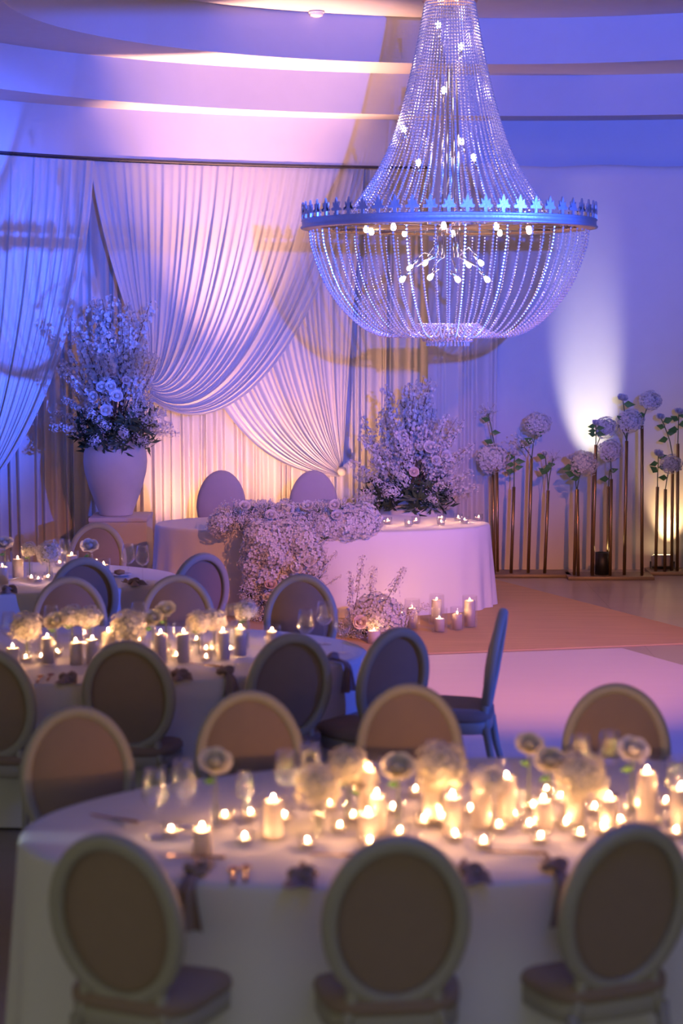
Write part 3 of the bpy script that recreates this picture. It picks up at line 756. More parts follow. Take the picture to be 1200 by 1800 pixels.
spec = dict(branch=fan(rnd, 40, 0.03, 0.70, 1.28, 0.85), stock=fan(rnd, 30, 0.60, 1.85, 0.52, 0.56), sprig=fan(rnd, 56, 0.8, 2.35, 0.46, 0.46),
            rose=[(*rp(207, 660, -0.34, 204, 768), 0.048, ROSE_B, (0.1, -1, 0.9)), (*rp(192, 683, -0.42, 204, 768), 0.050, ROSE_W, (-.2, -1, .5)), (*rp(208, 682, -0.43, 204, 768), 0.048, ROSE_W, (.1, -1, .5)),
                  (*rp(178, 700, -0.44, 204, 768), 0.050, ROSE_W, (-.4, -1, .3)), (*rp(219, 698, -0.46, 204, 768), 0.054, ROSE_W, (.2, -1, .3)), (*rp(200, 722, -0.48, 204, 768), 0.050, ROSE_W, (0, -1, .1)), (*rp(232, 672, -0.32, 204, 768), 0.040, ROSE_B, (.4, -1, .4))])
arrangement('a', 'tall spray of blossom branches, roses and dark leaves in the amphora', (pb.x, 17.0, PEDZ + vt + 0.02), spec, 3)
# right: big bellied vase behind the head table
vb = atY(722, 872, 16.95); vh = vb.z
vp = [(0.0, 0.0), (0.22, 0.0), (0.24, 0.02), (0.33, 0.25), (0.375, 0.50), (0.365, 0.68), (0.30, 0.82), (0.22, 0.90), (0.20, 0.93), (0.215, 0.955), (0.20, 0.965), (0.17, 0.95), (0.17, 0.9), (0.25, 0.7), (0.2, 0.3), (0, 0.25)]
vs = ob('bellied_vase', G().lathe([(r, z * vh / 0.965) for r, z in vp], 48).mesh('bellied_vase', M_VASE2), None, (vb.x, 16.95, 0)); tag(vs, 'large round-bellied cream vase behind the right end of head table', 'vase')
rnd = random.Random(12)
spec = dict(branch=fan(rnd, 38, 0.03, 0.80, 1.10, 0.75), stock=fan(rnd, 36, 0.55, 1.70, 0.60, 0.55), sprig=fan(rnd, 56, 0.9, 2.3, 0.48, 0.46),
            rose=[(*rp(736, 780, -0.32, 722, 872), 0.050, BUD, (-.2, -1, .8)), (*rp(752, 779, -0.36, 722, 872), 0.060, ROSE_W, (.2, -1, .5)), (*rp(767, 778, -0.30, 722, 872), 0.053, BUD, (.4, -1, .7)),
                  (*rp(762, 801, -0.42, 722, 872), 0.058, BUD, (.2, -1, .2)), (*rp(780, 795, -0.32, 722, 872), 0.053, ROSE_W, (.5, -1, .3)), (*rp(724, 820, -0.45, 722, 872), 0.045, ROSE_B, (0, -1, .3))])
arrangement('b', 'broad spray of pink-lit blossom branches and roses in the bellied vase', (vb.x, 16.95, vh - 0.01), spec, 5)

# ================================================================== HEAD TABLE GARLAND
rnd = random.Random(21)
gl = thing('table_garland', 'dense hydrangea and gypsophila garland spilling down the head table front', 'flowers', (-0.5, 15.0, 0))
def gpart(kind, px, py, Y, r, **k):
    p = atY(px, py, Y) - Vector(gl.location)
    me = {'h': rnd.choice(HYD), 'c': HYD_C, 'g': rnd.choice(GYP), 'r': ROSE_W, 'rc': ROSE_C, 'rb': ROSE_B}[kind]
    d = (rnd.uniform(-.5, .5), -1.0, rnd.uniform(0.3, 1.1))
    ob({'h': 'hydrangea', 'c': 'hydrangea', 'g': 'baby_breath'}.get(kind, 'rose'), me, gl, p, zrot(d), r)
for i in range(15):       # along the table top
    x = 392 + i * 18.2
    for (dy, dY) in ((906, 15.30), (922, 15.10)):
        k = 'g' if rnd.random() < 0.38 else 'h'
        gpart(k, x + rnd.uniform(-6, 6), dy + rnd.uniform(-5, 5) + abs(x - 520) * 0.03, dY, rnd.uniform(0.105, 0.14))
for (x, y) in ((380, 925), (646, 922), (655, 930), (390, 912), (470, 893), (560, 896), (600, 892), (440, 896)): gpart('g', x, y, 15.15, 0.095)
for (x, y) in ((430, 889), (541, 889), (588, 888), (592, 906), (476, 905)): gpart('r', x, y, 15.02, 0.046)
casc = [('h', 470, 945, .13), ('h', 500, 945, .14), ('h', 530, 950, .13), ('h', 452, 965, .13), ('h', 480, 970, .13), ('h', 540, 975, .14), ('g', 555, 960, .11), ('h', 515, 985, .14), ('h', 445, 990, .12),
        ('h', 555, 990, .10), ('c', 490, 978, .11), ('h', 470, 1005, .14), ('h', 500, 1010, .13), ('h', 545, 1000, .10), ('h', 448, 1020, .11), ('h', 480, 1035, .12), ('g', 440, 1045, .11), ('h', 510, 1035, .11), ('g', 462, 1060, .13),
        ('g', 440, 1075, .11), ('g', 470, 1085, .12), ('g', 450, 1100, .11), ('g', 468, 1112, .10), ('g', 490, 1060, .11), ('g', 445, 1035, .1), ('c', 435, 1052, .07), ('g', 530, 1045, .10), ('h', 455, 940, .12), ('g', 560, 1015, .09), ('g', 520, 1065, .11), ('g', 500, 1090, .11)]
for (k, x, y, r) in casc: gpart(k, x, y, 14.84 + rnd.uniform(-.05, .05), r)
for (k, x, y, r) in (('r', 521, 1000, .05), ('r', 543, 986, .048), ('rb', 476, 1028, .05), ('r', 470, 1050, .04)): gpart(k, x, y, 14.72, r)
for (px, py, dx, dz, ln) in ((540, 1020, 0.75, 0.6, 0.36), (560, 1035, 0.4, 0.2, 0.24), (455, 925, -0.9, 0.2, 0.3)):
    p = atY(px, py, 14.8) - Vector(gl.location); ob('blossom_branch', BR[1], gl, p, zrot((dx, -0.1, dz)), ln)
for i in range(14):
    p = atY(rnd.uniform(440, 560), rnd.uniform(930, 1060), 14.92) - Vector(gl.location); ob('leafy_sprig', rnd.choice(SPR), gl, p, zrot((rnd.uniform(-1, 1), -0.6, rnd.uniform(-.6, .6))), 0.17)
# floor arrangement
fp = at(650, 1122, 0)
fa = thing('floor_flowers', 'low floor cluster of roses, hydrangea and flower spikes among candles', 'flowers', fp)
def fpart(nm, me, px, py, dY, r, d):
    p = atY(px, py, fp.y + dY) - fp; ob(nm, me, fa, p, zrot(d), r)
for (px, py, dY, r) in ((655, 1072, .05, .14), (676, 1075, .0, .13), (690, 1090, .02, .11), (640, 1085, .0, .11)): fpart('hydrangea', rnd.choice(HYD), px, py, dY, r, (0, -1, .8))
for (px, py, r) in ((618, 1105, .12), (640, 1108, .12), (665, 1105, .11), (612, 1120, .09)): fpart('baby_breath', rnd.choice(GYP), px, py, -.02, r, (0, -1, .6))
fpart('hydrangea', HYD_C, 660, 1092, -.08, .11, (0, -1, .5)); fpart('rose', ROSE_B, 633, 1094, -.14, .055, (0, -1, .35)); fpart('rose', BUD, 634, 1066, 0, .045, (-.2, -.6, 1))
for (px, py, dx, dz, ln, me) in ((620, 1085, 0.22, 1, 0.50, BR[2]), (622, 1080, -.05, 1, 0.36, BR[3]), (645, 1075, 0.15, 1, 0.38, STOCK[0]), (668, 1075, 0.55, 1, 0.42, STOCK[1]), (672, 1095, 1.0, 0.42, 0.42, STOCK[2]), (616, 1110, -.1, 1, .45, BR[0])):
    fpart('flower_spike', me, px, py, 0.0, ln, (dx, -.1, dz))
for i in range(8): fpart('leafy_sprig', rnd.choice(SPR), rnd.uniform(620, 690), rnd.uniform(1080, 1115), 0.03, 0.16, (rnd.uniform(-1, 1), -.5, rnd.uniform(-.2, .8)))

# ================================================================== CANDLES, GLASSES
FLAME = G().lathe([(0.0, 0.0), (0.0045, 0.004), (0.0065, 0.011), (0.005, 0.021), (0.002, 0.031), (0.0, 0.037)], 8).mesh('flame', M_FLAME)
WICK = G().tube([(0, 0, -0.006), (0.0005, 0, 0.006)], 0.0012, 4).mesh('wick', M_WICK)
def glass_shell(r, h, t=0.003, n=24, base=0.008):
    return [(0.0, 0.0), (r, 0.0), (r, h), (r - t, h), (r - t, base), (0.0, base)]
CUP = G().lathe([(0.0, 0.0), (0.026, 0.0), (0.033, 0.012), (0.036, 0.03), (0.034, 0.055), (0.032, 0.055), (0.033, 0.03), (0.029, 0.012), (0.0, 0.008)], 18).mesh('cup', M_GLASS)
TWAX = G().lathe([(0.0, 0.009), (0.026, 0.010), (0.029, 0.018), (0.028, 0.022), (0.0, 0.0215)], 14).mesh('wax', M_WAX)
def tealight(p, label, group, s=1.0):
    t = thing('tealight', label, 'candle', p, 0, group)
    ob('cup', CUP, t, scale=s); w = ob('wax', TWAX, t, scale=s); ob('wick', WICK, w, (0, 0, 0.024)); ob('flame', FLAME, w, (0, 0, 0.027), scale=0.36)
    return t
PC = {}
def pillar(p, h, r, gh, gr, label, glabel, group, ggroup):
    kk = (round(h, 3), r)
    if kk not in PC:
        PC[kk] = G().lathe([(0.0, 0.0), (r, 0.0), (r, h - 0.006), (r - 0.004, h), (r * 0.6, h - 0.004), (0, h - 0.006)], 20).mesh('wax', M_WAX)
    z0 = 0.0085 if gh else 0.0
    t = thing('pillar_candle', label, 'candle', (p[0], p[1], p[2] + z0), 0, group)
    w = ob('wax', PC[kk], t); ob('wick', WICK, w, (0, 0, h)); ob('flame', FLAME, w, (0, 0, h + 0.004), scale=0.45)
    if gh:
        kg = ('g', gh, gr)
        if kg not in PC: PC[kg] = G().lathe(glass_shell(gr, gh), 28).mesh('glass_cylinder', M_CYL)
        o = ob('glass_cylinder', PC[kg], None, p); tag(o, glabel, 'candle glass', ggroup)
WB = G().lathe([(0.004, 0.098), (0.022, 0.104), (0.040, 0.125), (0.043, 0.14), (0.038, 0.18), (0.031, 0.222), (0.0300, 0.222), (0.037, 0.18), (0.042, 0.14), (0.039, 0.126), (0.021, 0.106), (0.0, 0.101)], 20).mesh('bowl', M_GLASS)
WS = G().lathe([(0.0045, 0.004), (0.0032, 0.02), (0.0032, 0.085), (0.005, 0.099)], 8).mesh('stem', M_GLASS)
WF = G().lathe([(0.0, 0.0), (0.036, 0.0), (0.036, 0.002), (0.010, 0.005), (0.0, 0.006)], 20).mesh('foot', M_GLASS)
def wine_glass(p, label, group, s=1.0):
    t = thing('wine_glass', label, 'wine glass', p, 0, group)
    for n_, m_ in (('bowl', WB), ('stem', WS), ('foot', WF)): ob(n_, m_, t, scale=s)
VASEM = {}
def bud_vase(p, r, h, label, group):
    k = (r, h)
    if k not in VASEM:
        VASEM[k] = (G().lathe(glass_shell(r, h), 20).mesh('glass', M_CYL), G().lathe([(0, 0.01), (r - 0.004, 0.01), (r - 0.004, h * 0.6), (0, h * 0.6)], 16).mesh('water', M_WATER))
    t = thing('glass_vase', label, 'vase', p, 0, group); ob('glass', VASEM[k][0], t); ob('water', VASEM[k][1], t)
KIND = {'rose': (ROSE_C, 0.042), 'rosew': (ROSE_W, 0.042), 'hyd': (HYD_C, 0.075), 'hydw': (HYD[1], 0.075), 'bud': (BUD, 0.050), 'gyp': (GYPL, 0.13), 'big': (HYD[0], 0.12)}
FNAME = {'rose': 'cut_rose', 'rosew': 'cut_rose', 'hyd': 'cut_hydrangea', 'hydw': 'cut_hydrangea', 'big': 'cut_hydrangea', 'bud': 'cut_rose', 'gyp': 'cut_gypsophila'}
def cut_flower(kind, base, bloom, label, group, leaves=2, size=1.0, face=None, leafsize=0.07, seed=0, cat='flower'):
    rnd = random.Random(seed + int(abs(base[0]) * 1000)); base = Vector(base); d = Vector(bloom) - base
    t = thing(FNAME[kind], label, cat, base, 0, group)
    me, r = KIND[kind]; r *= size
    pts = [Vector((0, 0, 0)), Vector((d.x * 0.25, d.y * 0.3, d.z * 0.4)), Vector((d.x * 0.7, d.y * 0.7, d.z * 0.8)), d]
    ob('stem', G().tube(pts, 0.0035 * max(1, leafsize / 0.07), 5).mesh('stem', M_STEM), t)
    fc = Vector(face) if face else Vector((d.x * 0.8 + rnd.uniform(-.25, .25), -0.75, 1.0))
    ob('bloom', me, t, d, zrot(fc), r)
    for i in range(leaves):
        k = 0.45 + 0.42 * i / max(1, leaves - 1) if leaves > 1 else 0.7
        q = Vector((d.x * (k - 0.08), d.y * (k - 0.08), d.z * k)); az = rnd.uniform(0.2, 0.9) * (1 if i % 2 else -1)
        ob('leaf', LEAF, t, q, Vector((math.copysign(1, az), -0.25, rnd.uniform(-0.3, 0.7))).to_track_quat('Z', 'X').to_euler(), leafsize * rnd.uniform(0.8, 1.15))
    return t

# head-table votives and glasses
for i, (px, py, lab) in enumerate([(667, 921, 'votive candle on head table nearest the garland'), (681, 917, 'votive candle on head table, second from the garland'), (718, 921, 'votive candle on head table, front of the second pair'), (731, 916, 'votive candle on head table, rear of the second pair'),
                               (775, 919, 'votive candle on head table, front one of the close pair in line'), (776, 912, 'votive candle on head table, hidden one of the close pair in line'), (805, 911, 'votive candle on head table, second farthest right at the back'), (816, 916, 'votive candle on head table, front of the right-hand pair'), (841, 911, 'votive candle on head table nearest the right end')]):
    tealight(at(px, py + 4, TT), lab, 'votives on the head table', 1.15)
for (px, py, lab) in [(430, 905, 'wine glass left of the left head chair gap, leftmost'), (443, 903, 'wine glass before the left head chair, second from left'), (458, 905, 'wine glass standing between the two head chairs'), (568, 906, 'wine glass before the right head chair, left one'), (579, 903, 'wine glass before the right head chair, middle one'), (592, 902, 'wine glass before the right head chair, right one')]:
    wine_glass(atY(px, py, 15.62) * 1.0 if False else Vector((atY(px, py, 15.62).x, 15.62 + (py - 904) * 0.02, TT)), lab, 'glasses on the head table', 1.0)

# floor candles beside the head table
GF = 'floor candles by the head table'; GG = 'glass cylinders by the head table'
for (px, py, h, r, gh, gr, w) in [(772, 1111, 0.105, 0.042, 0.20, 0.066, 'front left of the group'), (803, 1107, 0.125, 0.042, 0.19, 0.060, 'front right of the group'), (825, 1102, 0.215, 0.047, 0.265, 0.064, 'tallest, at far right'),
                              (767, 1097, 0.20, 0.045, 0.255, 0.066, 'behind the front left one'), (724, 1105, 0.165, 0.045, 0.25, 0.066, 'beside the flower spike'), (706, 1100, 0.09, 0.042, 0.17, 0.06, 'low one next to the flower spike'), (672, 1098, 0.20, 0.045, 0.25, 0.066, 'behind the floor flowers')]:
    pillar(at(px, py, 0.013), h, r, gh, gr, 'lit pillar candle on the rug, ' + w, 'clear glass cylinder around the floor candle, ' + w, GF, GG)
pillar(at(657, 1130, 0.013), 0.10, 0.05, 0, 0, 'lit pillar candle in front of the floor flowers', '', GF, GG)

# ------------------------------------------------------------------ table tops
def tea_at(px, py, label, group): tealight(Vector((*at(px, py, TT + 0.043).xy, TT)), label, group)
def pil_at(px, py, h, label, glabel, group, ggroup, r=0.034, gh=0.0, gr=0.05):
    p = at(px, py, TT + h + 0.025); pillar(Vector((p.x, p.y, TT)), h, r, gh, gr, label, glabel, group, ggroup)
def fl_at(px, py, zb, kind, vr, vh, label, vlabel, group, vgroup, size=1.0, lv=1, tiltx=0.0):
    p = at(px, py, zb); b = Vector((p.x - tiltx, p.y + 0.01, TT)); bud_vase(b, vr, vh, vlabel, vgroup)
    cut_flower(kind, b + Vector((0, 0, 0.015)), p, label, group, leaves=lv, size=size, leafsize=0.05)
# nearest table
a_, b_, c_ = 'tealights on the nearest table', 'pillar candles on the nearest table', 'candle cylinders on the nearest table'
for (px, py) in [(477, 1450), (597, 1443), (703, 1453), (745, 1432), (800, 1458), (877, 1442), (905, 1424), (995, 1437), (1090, 1433), (937, 1408), (760, 1408), (827, 1413), (1045, 1410), (1150, 1428), (1188, 1452), (900, 1390), (985, 1392), (690, 1411), (650, 1470), (560, 1420), (1120, 1405), (960, 1380), (730, 1380), (1020, 1455), (850, 1470), (540, 1470), (430, 1462), (500, 1425), (620, 1425), (580, 1405), (780, 1430), (860, 1405), (930, 1440), (1060, 1445), (1130, 1450), (1170, 1400), (440, 1420), (720, 1470), (1010, 1405), (950, 1462), (395, 1425), (300, 1450)]:
    tea_at(px, py, 'lit tealight in a clear cup among the crowded candles of the nearest table', a_)
for (px, py, h, gl_, lab) in [(355, 1444, 0.09, 0, 'short bare candle standing alone at left of the nearest table'), (480, 1399, 0.13, 0.16, 'glass-held candle left of the low cream hydrangea, nearest table'), (647, 1346, 0.2, 0.26, 'tallest glass-held candle left of centre on the nearest table'), (662, 1391, 0.13, 0.18, 'glass-held candle just below the tallest one left of centre'), (647, 1418, 0.1, 0, 'bare candle lowest in the column of three left of centre'), (795, 1388, 0.14, 0, 'bare candle directly below the big pale hydrangea'), (890, 1359, 0.17, 0.24, 'tall glass-held candle below the highest rose'), (845, 1379, 0.14, 0.2, 'glass-held candle left of the one below the highest rose'), (1070, 1391, 0.12, 0, 'bare candle right of the wide low hydrangea'), (1137, 1349, 0.19, 0.25, 'tall glass-held candle right of the large pale rose'), (1196, 1378, 0.15, 0.2, 'glass-held candle cut by the right edge of the frame'), (955, 1395, 0.11, 0, 'bare candle left of the wide low hydrangea'), (760, 1350, 0.18, 0.24, 'glass-held candle half hidden by the big pale hydrangea'), (1010, 1378, 0.13, 0.19, 'glass-held candle in front of the wide low hydrangea')]:
    pil_at(px, py, h, 'lit ' + lab, 'clear cylinder around the ' + lab, b_, c_, gh=gl_)
fg, vg = 'flowers on the nearest table', 'bud vases on the nearest table'
for (px, py, z, kd, sz, lab) in [(378, 1340, 1.0, 'rose', 1.25, 'single pale rose standing apart at left on the nearest table'), (560, 1380, .93, 'hyd', 1.1, 'low cream hydrangea left of centre on the nearest table'), (612, 1346, .97, 'hyd', .95, 'cream hydrangea rising behind the low one, nearest table'),
                             (700, 1350, .98, 'rose', 1.3, 'cream rose just left of the big pale hydrangea, nearest table'), (776, 1350, .96, 'hyd', 1.25, 'big pale hydrangea at the middle of the nearest table'), (930, 1310, 1.02, 'rose', 1.1, 'yellow-lit rose rising highest, in front of dance floor'),
                             (966, 1338, .98, 'rose', 1.2, 'cream rose between the highest rose and low hydrangea'), (1020, 1364, .94, 'hyd', 1.25, 'wide low cream hydrangea at right of the nearest table'), (1112, 1320, 1.0, 'rosew', 1.35, 'large pale rose before the rightmost brown chair'), (860, 1372, .93, 'hydw', .8, 'small pale hydrangea among candles on the nearest table'), (640, 1372, .92, 'rose', 1.1, 'cream rose over the tall candle on the nearest table')]:
    fl_at(px, py, z, kd, 0.022, 0.15, lab, 'clear bud vase under the ' + ' '.join(lab.split()[:11]), fg, vg, sz)
wg = 'wine glasses on the nearest table'
for (px, py, lab) in [(272, 1368, 'wine glass at left end of nearest table, left one'), (322, 1352, 'wine glass at left end of nearest table, right one'), (503, 1335, 'wine glass behind the low hydrangea, left one'), (546, 1322, 'wine glass behind the low hydrangea, right one'), (765, 1318, 'wine glass behind the big pale hydrangea'), (800, 1325, 'wine glass right of the big pale hydrangea'), (1020, 1308, 'wine glass before rightmost brown chair, left one'), (1072, 1300, 'wine glass before rightmost brown chair, right one'), (1190, 1345, 'wine glass cut by the right edge of the frame'), (430, 1345, 'tall glass right of the single pale rose')]:
    wine_glass(Vector((*at(px, py, TT + 0.215).xy, TT)), lab, wg, 1.12 if px != 430 else 0.85)
# middle table
a_, b_, c_ = 'tealights on the middle table', 'pillar candles on the middle table', 'candle cylinders on the middle table'
for (px, py) in [(45, 1150), (72, 1148), (310, 1146), (282, 1149), (362, 1149), (362, 1134), (385, 1136), (405, 1135), (290, 1136), (100, 1140), (245, 1120), (330, 1130), (425, 1118), (345, 1118), (180, 1130)]:
    tea_at(px, py, 'lit tealight in a clear cup among the flowers of the middle table', a_)
for (px, py, h, gl_, lab) in [(22, 1130, 0.1, 0, 'bare candle at far left of the middle table'), (133, 1120, 0.12, 0, 'thick bare candle below the twin hydrangeas, middle table'), (83, 1115, 0.14, 0.2, 'glass-held candle under the yellowish rose, middle table'), (162, 1118, 0.13, 0.19, 'glass-held candle under the right twin hydrangea, middle table'), (190, 1105, 0.15, 0.2, 'glass-held candle left of the largest hydrangea, middle table'), (282, 1108, 0.16, 0.22, 'glass-held candle under the cream rose pair, middle table'), (322, 1107, 0.16, 0.22, 'glass-held candle right of the rose pair, middle table'), (392, 1105, 0.15, 0.2, 'glass-held candle under the rightmost cream hydrangea, middle table'), (422, 1099, 0.15, 0.2, 'glass-held candle under the mauve-lit hydrangea, middle table'), (478, 1104, 0.09, 0.13, 'low glass-held candle alone before the right blue chair')]:
    pil_at(px, py, h, 'lit ' + lab, 'clear cylinder around the ' + lab, b_, c_, gh=gl_)
fg, vg = 'flowers on the middle table', 'bud vases on the middle table'
for (px, py, z, kd, sz, lab) in [(46, 1102, .93, 'hyd', 1.15, 'cream hydrangea at far left of the middle table'), (97, 1093, .95, 'rose', 1.3, 'yellowish rose between hydrangeas at left of the middle table'), (126, 1083, .97, 'hydw', .85, 'pale hydrangea left of its twin on the middle table'), (158, 1085, .97, 'hydw', .85, 'pale hydrangea right of its twin on the middle table'),
                             (226, 1102, .93, 'hyd', 1.3, 'largest cream hydrangea at the centre of the middle table'), (268, 1088, .96, 'rose', 1.3, 'lower rose of the cream pair on the middle table'), (291, 1072, 1.0, 'rose', 1.2, 'upper rose of the cream pair on the middle table'), (349, 1094, .94, 'hyd', .9, 'cream hydrangea right of the rose pair on the middle table'), (376, 1091, .94, 'hyd', .9, 'rightmost cream hydrangea on the middle table'), (432, 1072, .97, 'hydw', .8, 'mauve-lit hydrangea by the flower cascade on the middle table')]:
    fl_at(px, py, z, kd, 0.022, 0.15, lab, 'clear bud vase under the ' + ' '.join(lab.split()[:11]), fg, vg, sz)
wg = 'wine glasses on the middle table'
for (px, py, lab) in [(537, 1081, 'wine glass before the right blue chair, left one'), (570, 1066, 'tallest wine glass before the right blue chair'), (602, 1080, 'wine glass before the right blue chair, right one'), (90, 1074, 'straight glass among blooms at left of the middle table'), (243, 1068, 'wine glass behind the largest cream hydrangea'), (405, 1070, 'wine glass left of the mauve-lit hydrangea'), (15, 1085, 'wine glass at far left of the middle table')]:
    wine_glass(Vector((*at(px, py, TT + 0.215).xy, TT)), lab, wg, 1.1)
# rear left table
a_, b_, c_ = 'tealights on the rear left table', 'pillar candles on the rear left table', 'candle cylinders on the rear left table'
for (px, py) in [(55, 1010), (67, 1013), (85, 1009), (104, 985), (118, 990), (150, 990)]:
    tea_at(px, py, 'lit tealight in a clear cup on the rear left table', a_)
for (px, py, h, gl_, lab) in [(31, 978, .13, .19, 'broad lit pillar candle at left of the rear left table'), (126, 972, .15, .19, 'lit candle behind the blue chair tops, rear left table'), (182, 988, .08, .13, 'lit low candle in a square-looking glass, rear left table'), (4, 992, .12, .18, 'lit pillar candle cut by the left edge of the frame')]:
    pil_at(px, py, h, lab, 'clear glass around the ' + lab[4:] if lab.startswith('lit ') else 'clear glass around the ' + lab, b_, c_, gh=gl_, r=0.04)
fg, vg = 'flowers on the rear left table', 'bud vases on the rear left table'
for (px, py, z, kd, sz, lab) in [(8, 957, 1.0, 'rosew', 1.5, 'open pale rose at the left edge, rear left table'), (51, 966, .95, 'hydw', .75, 'small pale cluster left of the round hydrangea, rear left table'), (86, 971, .95, 'hydw', 1.15, 'round pale hydrangea on the rear left table'), (157, 961, .97, 'rosew', 1.5, 'single white rose before the violet chair, rear left table')]:
    fl_at(px, py, z, kd, 0.024, 0.17, lab, 'clear bud vase under the ' + ' '.join(lab.split()[:11]), fg, vg, sz)
wg = 'wine glasses on the rear left table'
for (px, py, lab) in [(225, 961, 'wine glass at right end of rear left table, left one'), (250, 964, 'wine glass at right end of rear left table, right one'), (103, 952, 'wine glass behind the round hydrangea, left one'), (114, 954, 'wine glass behind the round hydrangea, right one')]:
    wine_glass(Vector((*at(px, py, TT + 0.235).xy, TT)), lab, wg, 1.15)

# ------------------------------------------------------------------ napkins, cutlery, plates, menu cards
def napkin_mesh(seed, hang=0.16):
    rnd = random.Random(seed); nu, nv = 13, 20; V = []
    for j in range(nv):
        v = j / (nv - 1); s = -0.16 + (0.16 + hang) * v            # distance along the cloth, edge of table at 0
        if s < 0: y, z = s, 0.008
        else:
            y = min(s, 0.028) + 0.012; z = 0.006 - max(0, s - 0.012)
        w = 0.016 + 0.026 * abs(v - 0.36) / 0.64 * 1.6
        for i in range(nu):
            u = 2 * i / (nu - 1) - 1; fold = 0.010 * (1 + math.sin(5 * u + 2 * v + seed)) * (0.4 + min(1, abs(v - 0.36) * 3))
            V.append((u * w, -y - (fold if s >= 0 else 0), z + (fold if s < 0 else 0)))
    g = G().add(V, grid_faces(nu, nv)); return g.mesh('cloth', M_NAPKIN)
NAPM = [napkin_mesh(0, 0.17), napkin_mesh(1, 0.004), napkin_mesh(2, 0.01)]
KN = G().tube([(0.034 * math.cos(t) * (1 + .15 * math.sin(3 * t)), 0.020 * math.sin(t), 0.022 + 0.010 * math.sin(2 * t)) for t in [2 * PI * i / 18 for i in range(19)]], 0.014, 8).mesh('knot', M_NAPKIN)
T1 = (0.42, 6.44, 1.60, 0.82, 0.19); T2 = (-1.36, 9.62, 1.50, 0.85, 0.05); T3 = (-2.66, 12.45, 1.50, 0.80, 0.0)
def px_edge(tc, px):
    """point on the near rim of an oval table seen at column px, and the direction it faces"""
    best = None
    for i in range(720):
        t = PI + PI * i / 720; c, s = math.cos(tc[4]), math.sin(tc[4])
        lx, ly = tc[2] * math.cos(t), tc[3] * math.sin(t); nx, ny = math.cos(t) / tc[2], math.sin(t) / tc[3]
        p = Vector((tc[0] + lx * c - ly * s, tc[1] + lx * s + ly * c, TT)); n = Vector((nx * c - ny * s, nx * s + ny * c, 0))
        d = p - Vector((0, 0, CAM_H)); q = 600 + F * d.x / d.dot(_f)
        if best is None or abs(q - px) < best[0]: best = (abs(q - px), p, math.atan2(n.x, -n.y))
    return best[1], best[2]
def napkin(tc, px, label, group, k=0):
    p, ang = px_edge(tc, px)
    t = thing('napkin', label, 'napkin', p + Vector((0, 0, 0.001)), ang, group); ob('cloth', NAPM[0 if 'hanging' in label or 'blue-lit' in label else 1 + k % 2], t); ob('knot', KN, t, (0, 0.055, 0.004))
gN = 'knotted napkins'
for tc, px, lab in [(T1, 335, 'taupe knotted napkin hanging right of the nearest left chair'), (T1, 527, 'taupe knotted napkin between the nearest left and centre chairs'), (T1, 832, 'taupe knotted napkin right of the nearest centre chair'), (T1, 985, 'taupe knotted napkin hanging left of the nearest right chair'),
                    (T2, 118, 'dark knotted napkin left of the middle table chair back'), (T2, 402, 'dark knotted napkin hanging between two middle table chair backs'), (T2, 318, 'dark knotted napkin just right of the left middle chair back'), (T2, 598, 'blue-lit knotted napkin at the right end of the middle table'), (T3, 16, 'knotted napkin at the left edge of the rear left table'), (T3, 243, 'knotted napkin below the pair of wine glasses, rear left table')]:
    napkin(tc, px, lab, gN, int(px))
KNB = G().add([(-0.004, 0, 0.003), (0.008, 0.01, 0.003), (0.009, 0.09, 0.003), (0.0, 0.115, 0.003), (-0.005, 0.09, 0.003), (-0.004, 0, 0.0045), (0.008, 0.01, 0.0045), (0.009, 0.09, 0.0045), (0.0, 0.115, 0.0045), (-0.005, 0.09, 0.0045)],
              [(4, 3, 2, 1, 0), (5, 6, 7, 8, 9), (0, 1, 6, 5), (1, 2, 7, 6), (2, 3, 8, 7), (3, 4, 9, 8), (4, 0, 5, 9)]).mesh('blade', M_COPPER, False)
KNH = G().tube([(0, -0.11, 0.006), (0, -0.05, 0.006), (0, 0.004, 0.005)], [0.006, 0.0055, 0.004], 8).mesh('handle', M_COPPER)
SPB = G().lathe([(0.0, 0.0), (0.012, 0.001), (0.020, 0.006), (0.021, 0.0075), (0.012, 0.0025), (0.0, 0.0015)], 14).mesh('bowl', M_COPPER)
def knife(p, rz, lab):
    t = thing('table_knife', lab, 'knife', p, rz, 'copper cutlery'); ob('blade', KNB, t); ob('handle', KNH, t)
def spoon(p, rz, lab):
    t = thing('spoon', lab, 'spoon', p, rz, 'copper cutlery'); ob('bowl', SPB, t, (0, 0.03, 0.001), scale=(0.9, 1.4, 1)); ob('handle', KNH, t, (0, 0.0, 0.0))
for i, (px, py, lab) in enumerate([(600, 1505, 'copper knife left of the nearest centre chair top'), (905, 1500, 'copper knife lying between nearest centre and right chairs'), (340, 1508, 'copper knife beside the hanging napkin of nearest table'), (200, 1440, 'copper knife at the left end of the nearest table'), (360, 1170, 'copper knife near the middle table edge between chair backs')]):
    knife(at(px, py, TT + 0.001), math.radians(82 if i < 3 else 60), lab)
for (px, py, lab) in [(410, 1536, 'copper spoon near the table edge, left of the pair on nearest table'), (432, 1533, 'copper spoon near the table edge, right of the pair on nearest table'), (70, 1193, 'copper spoon on the middle table at left, left of a pair'), (88, 1190, 'copper spoon on the middle table at left, right of a pair'), (550, 1545, 'copper spoon right of the second napkin on the nearest table')]:
    spoon(at(px, py, TT + 0.001), 0.05, lab)
PL = G().lathe([(0.0, 0.0), (0.05, 0.0), (0.085, 0.012), (0.086, 0.015), (0.05, 0.005), (0, 0.004)], 28).mesh('side_plate', M_PLATE)
p = at(210, 1012, TT + 0.002); tag(ob('side_plate', PL, None, p), 'small white bread plate left of the two wine glasses', 'plate')
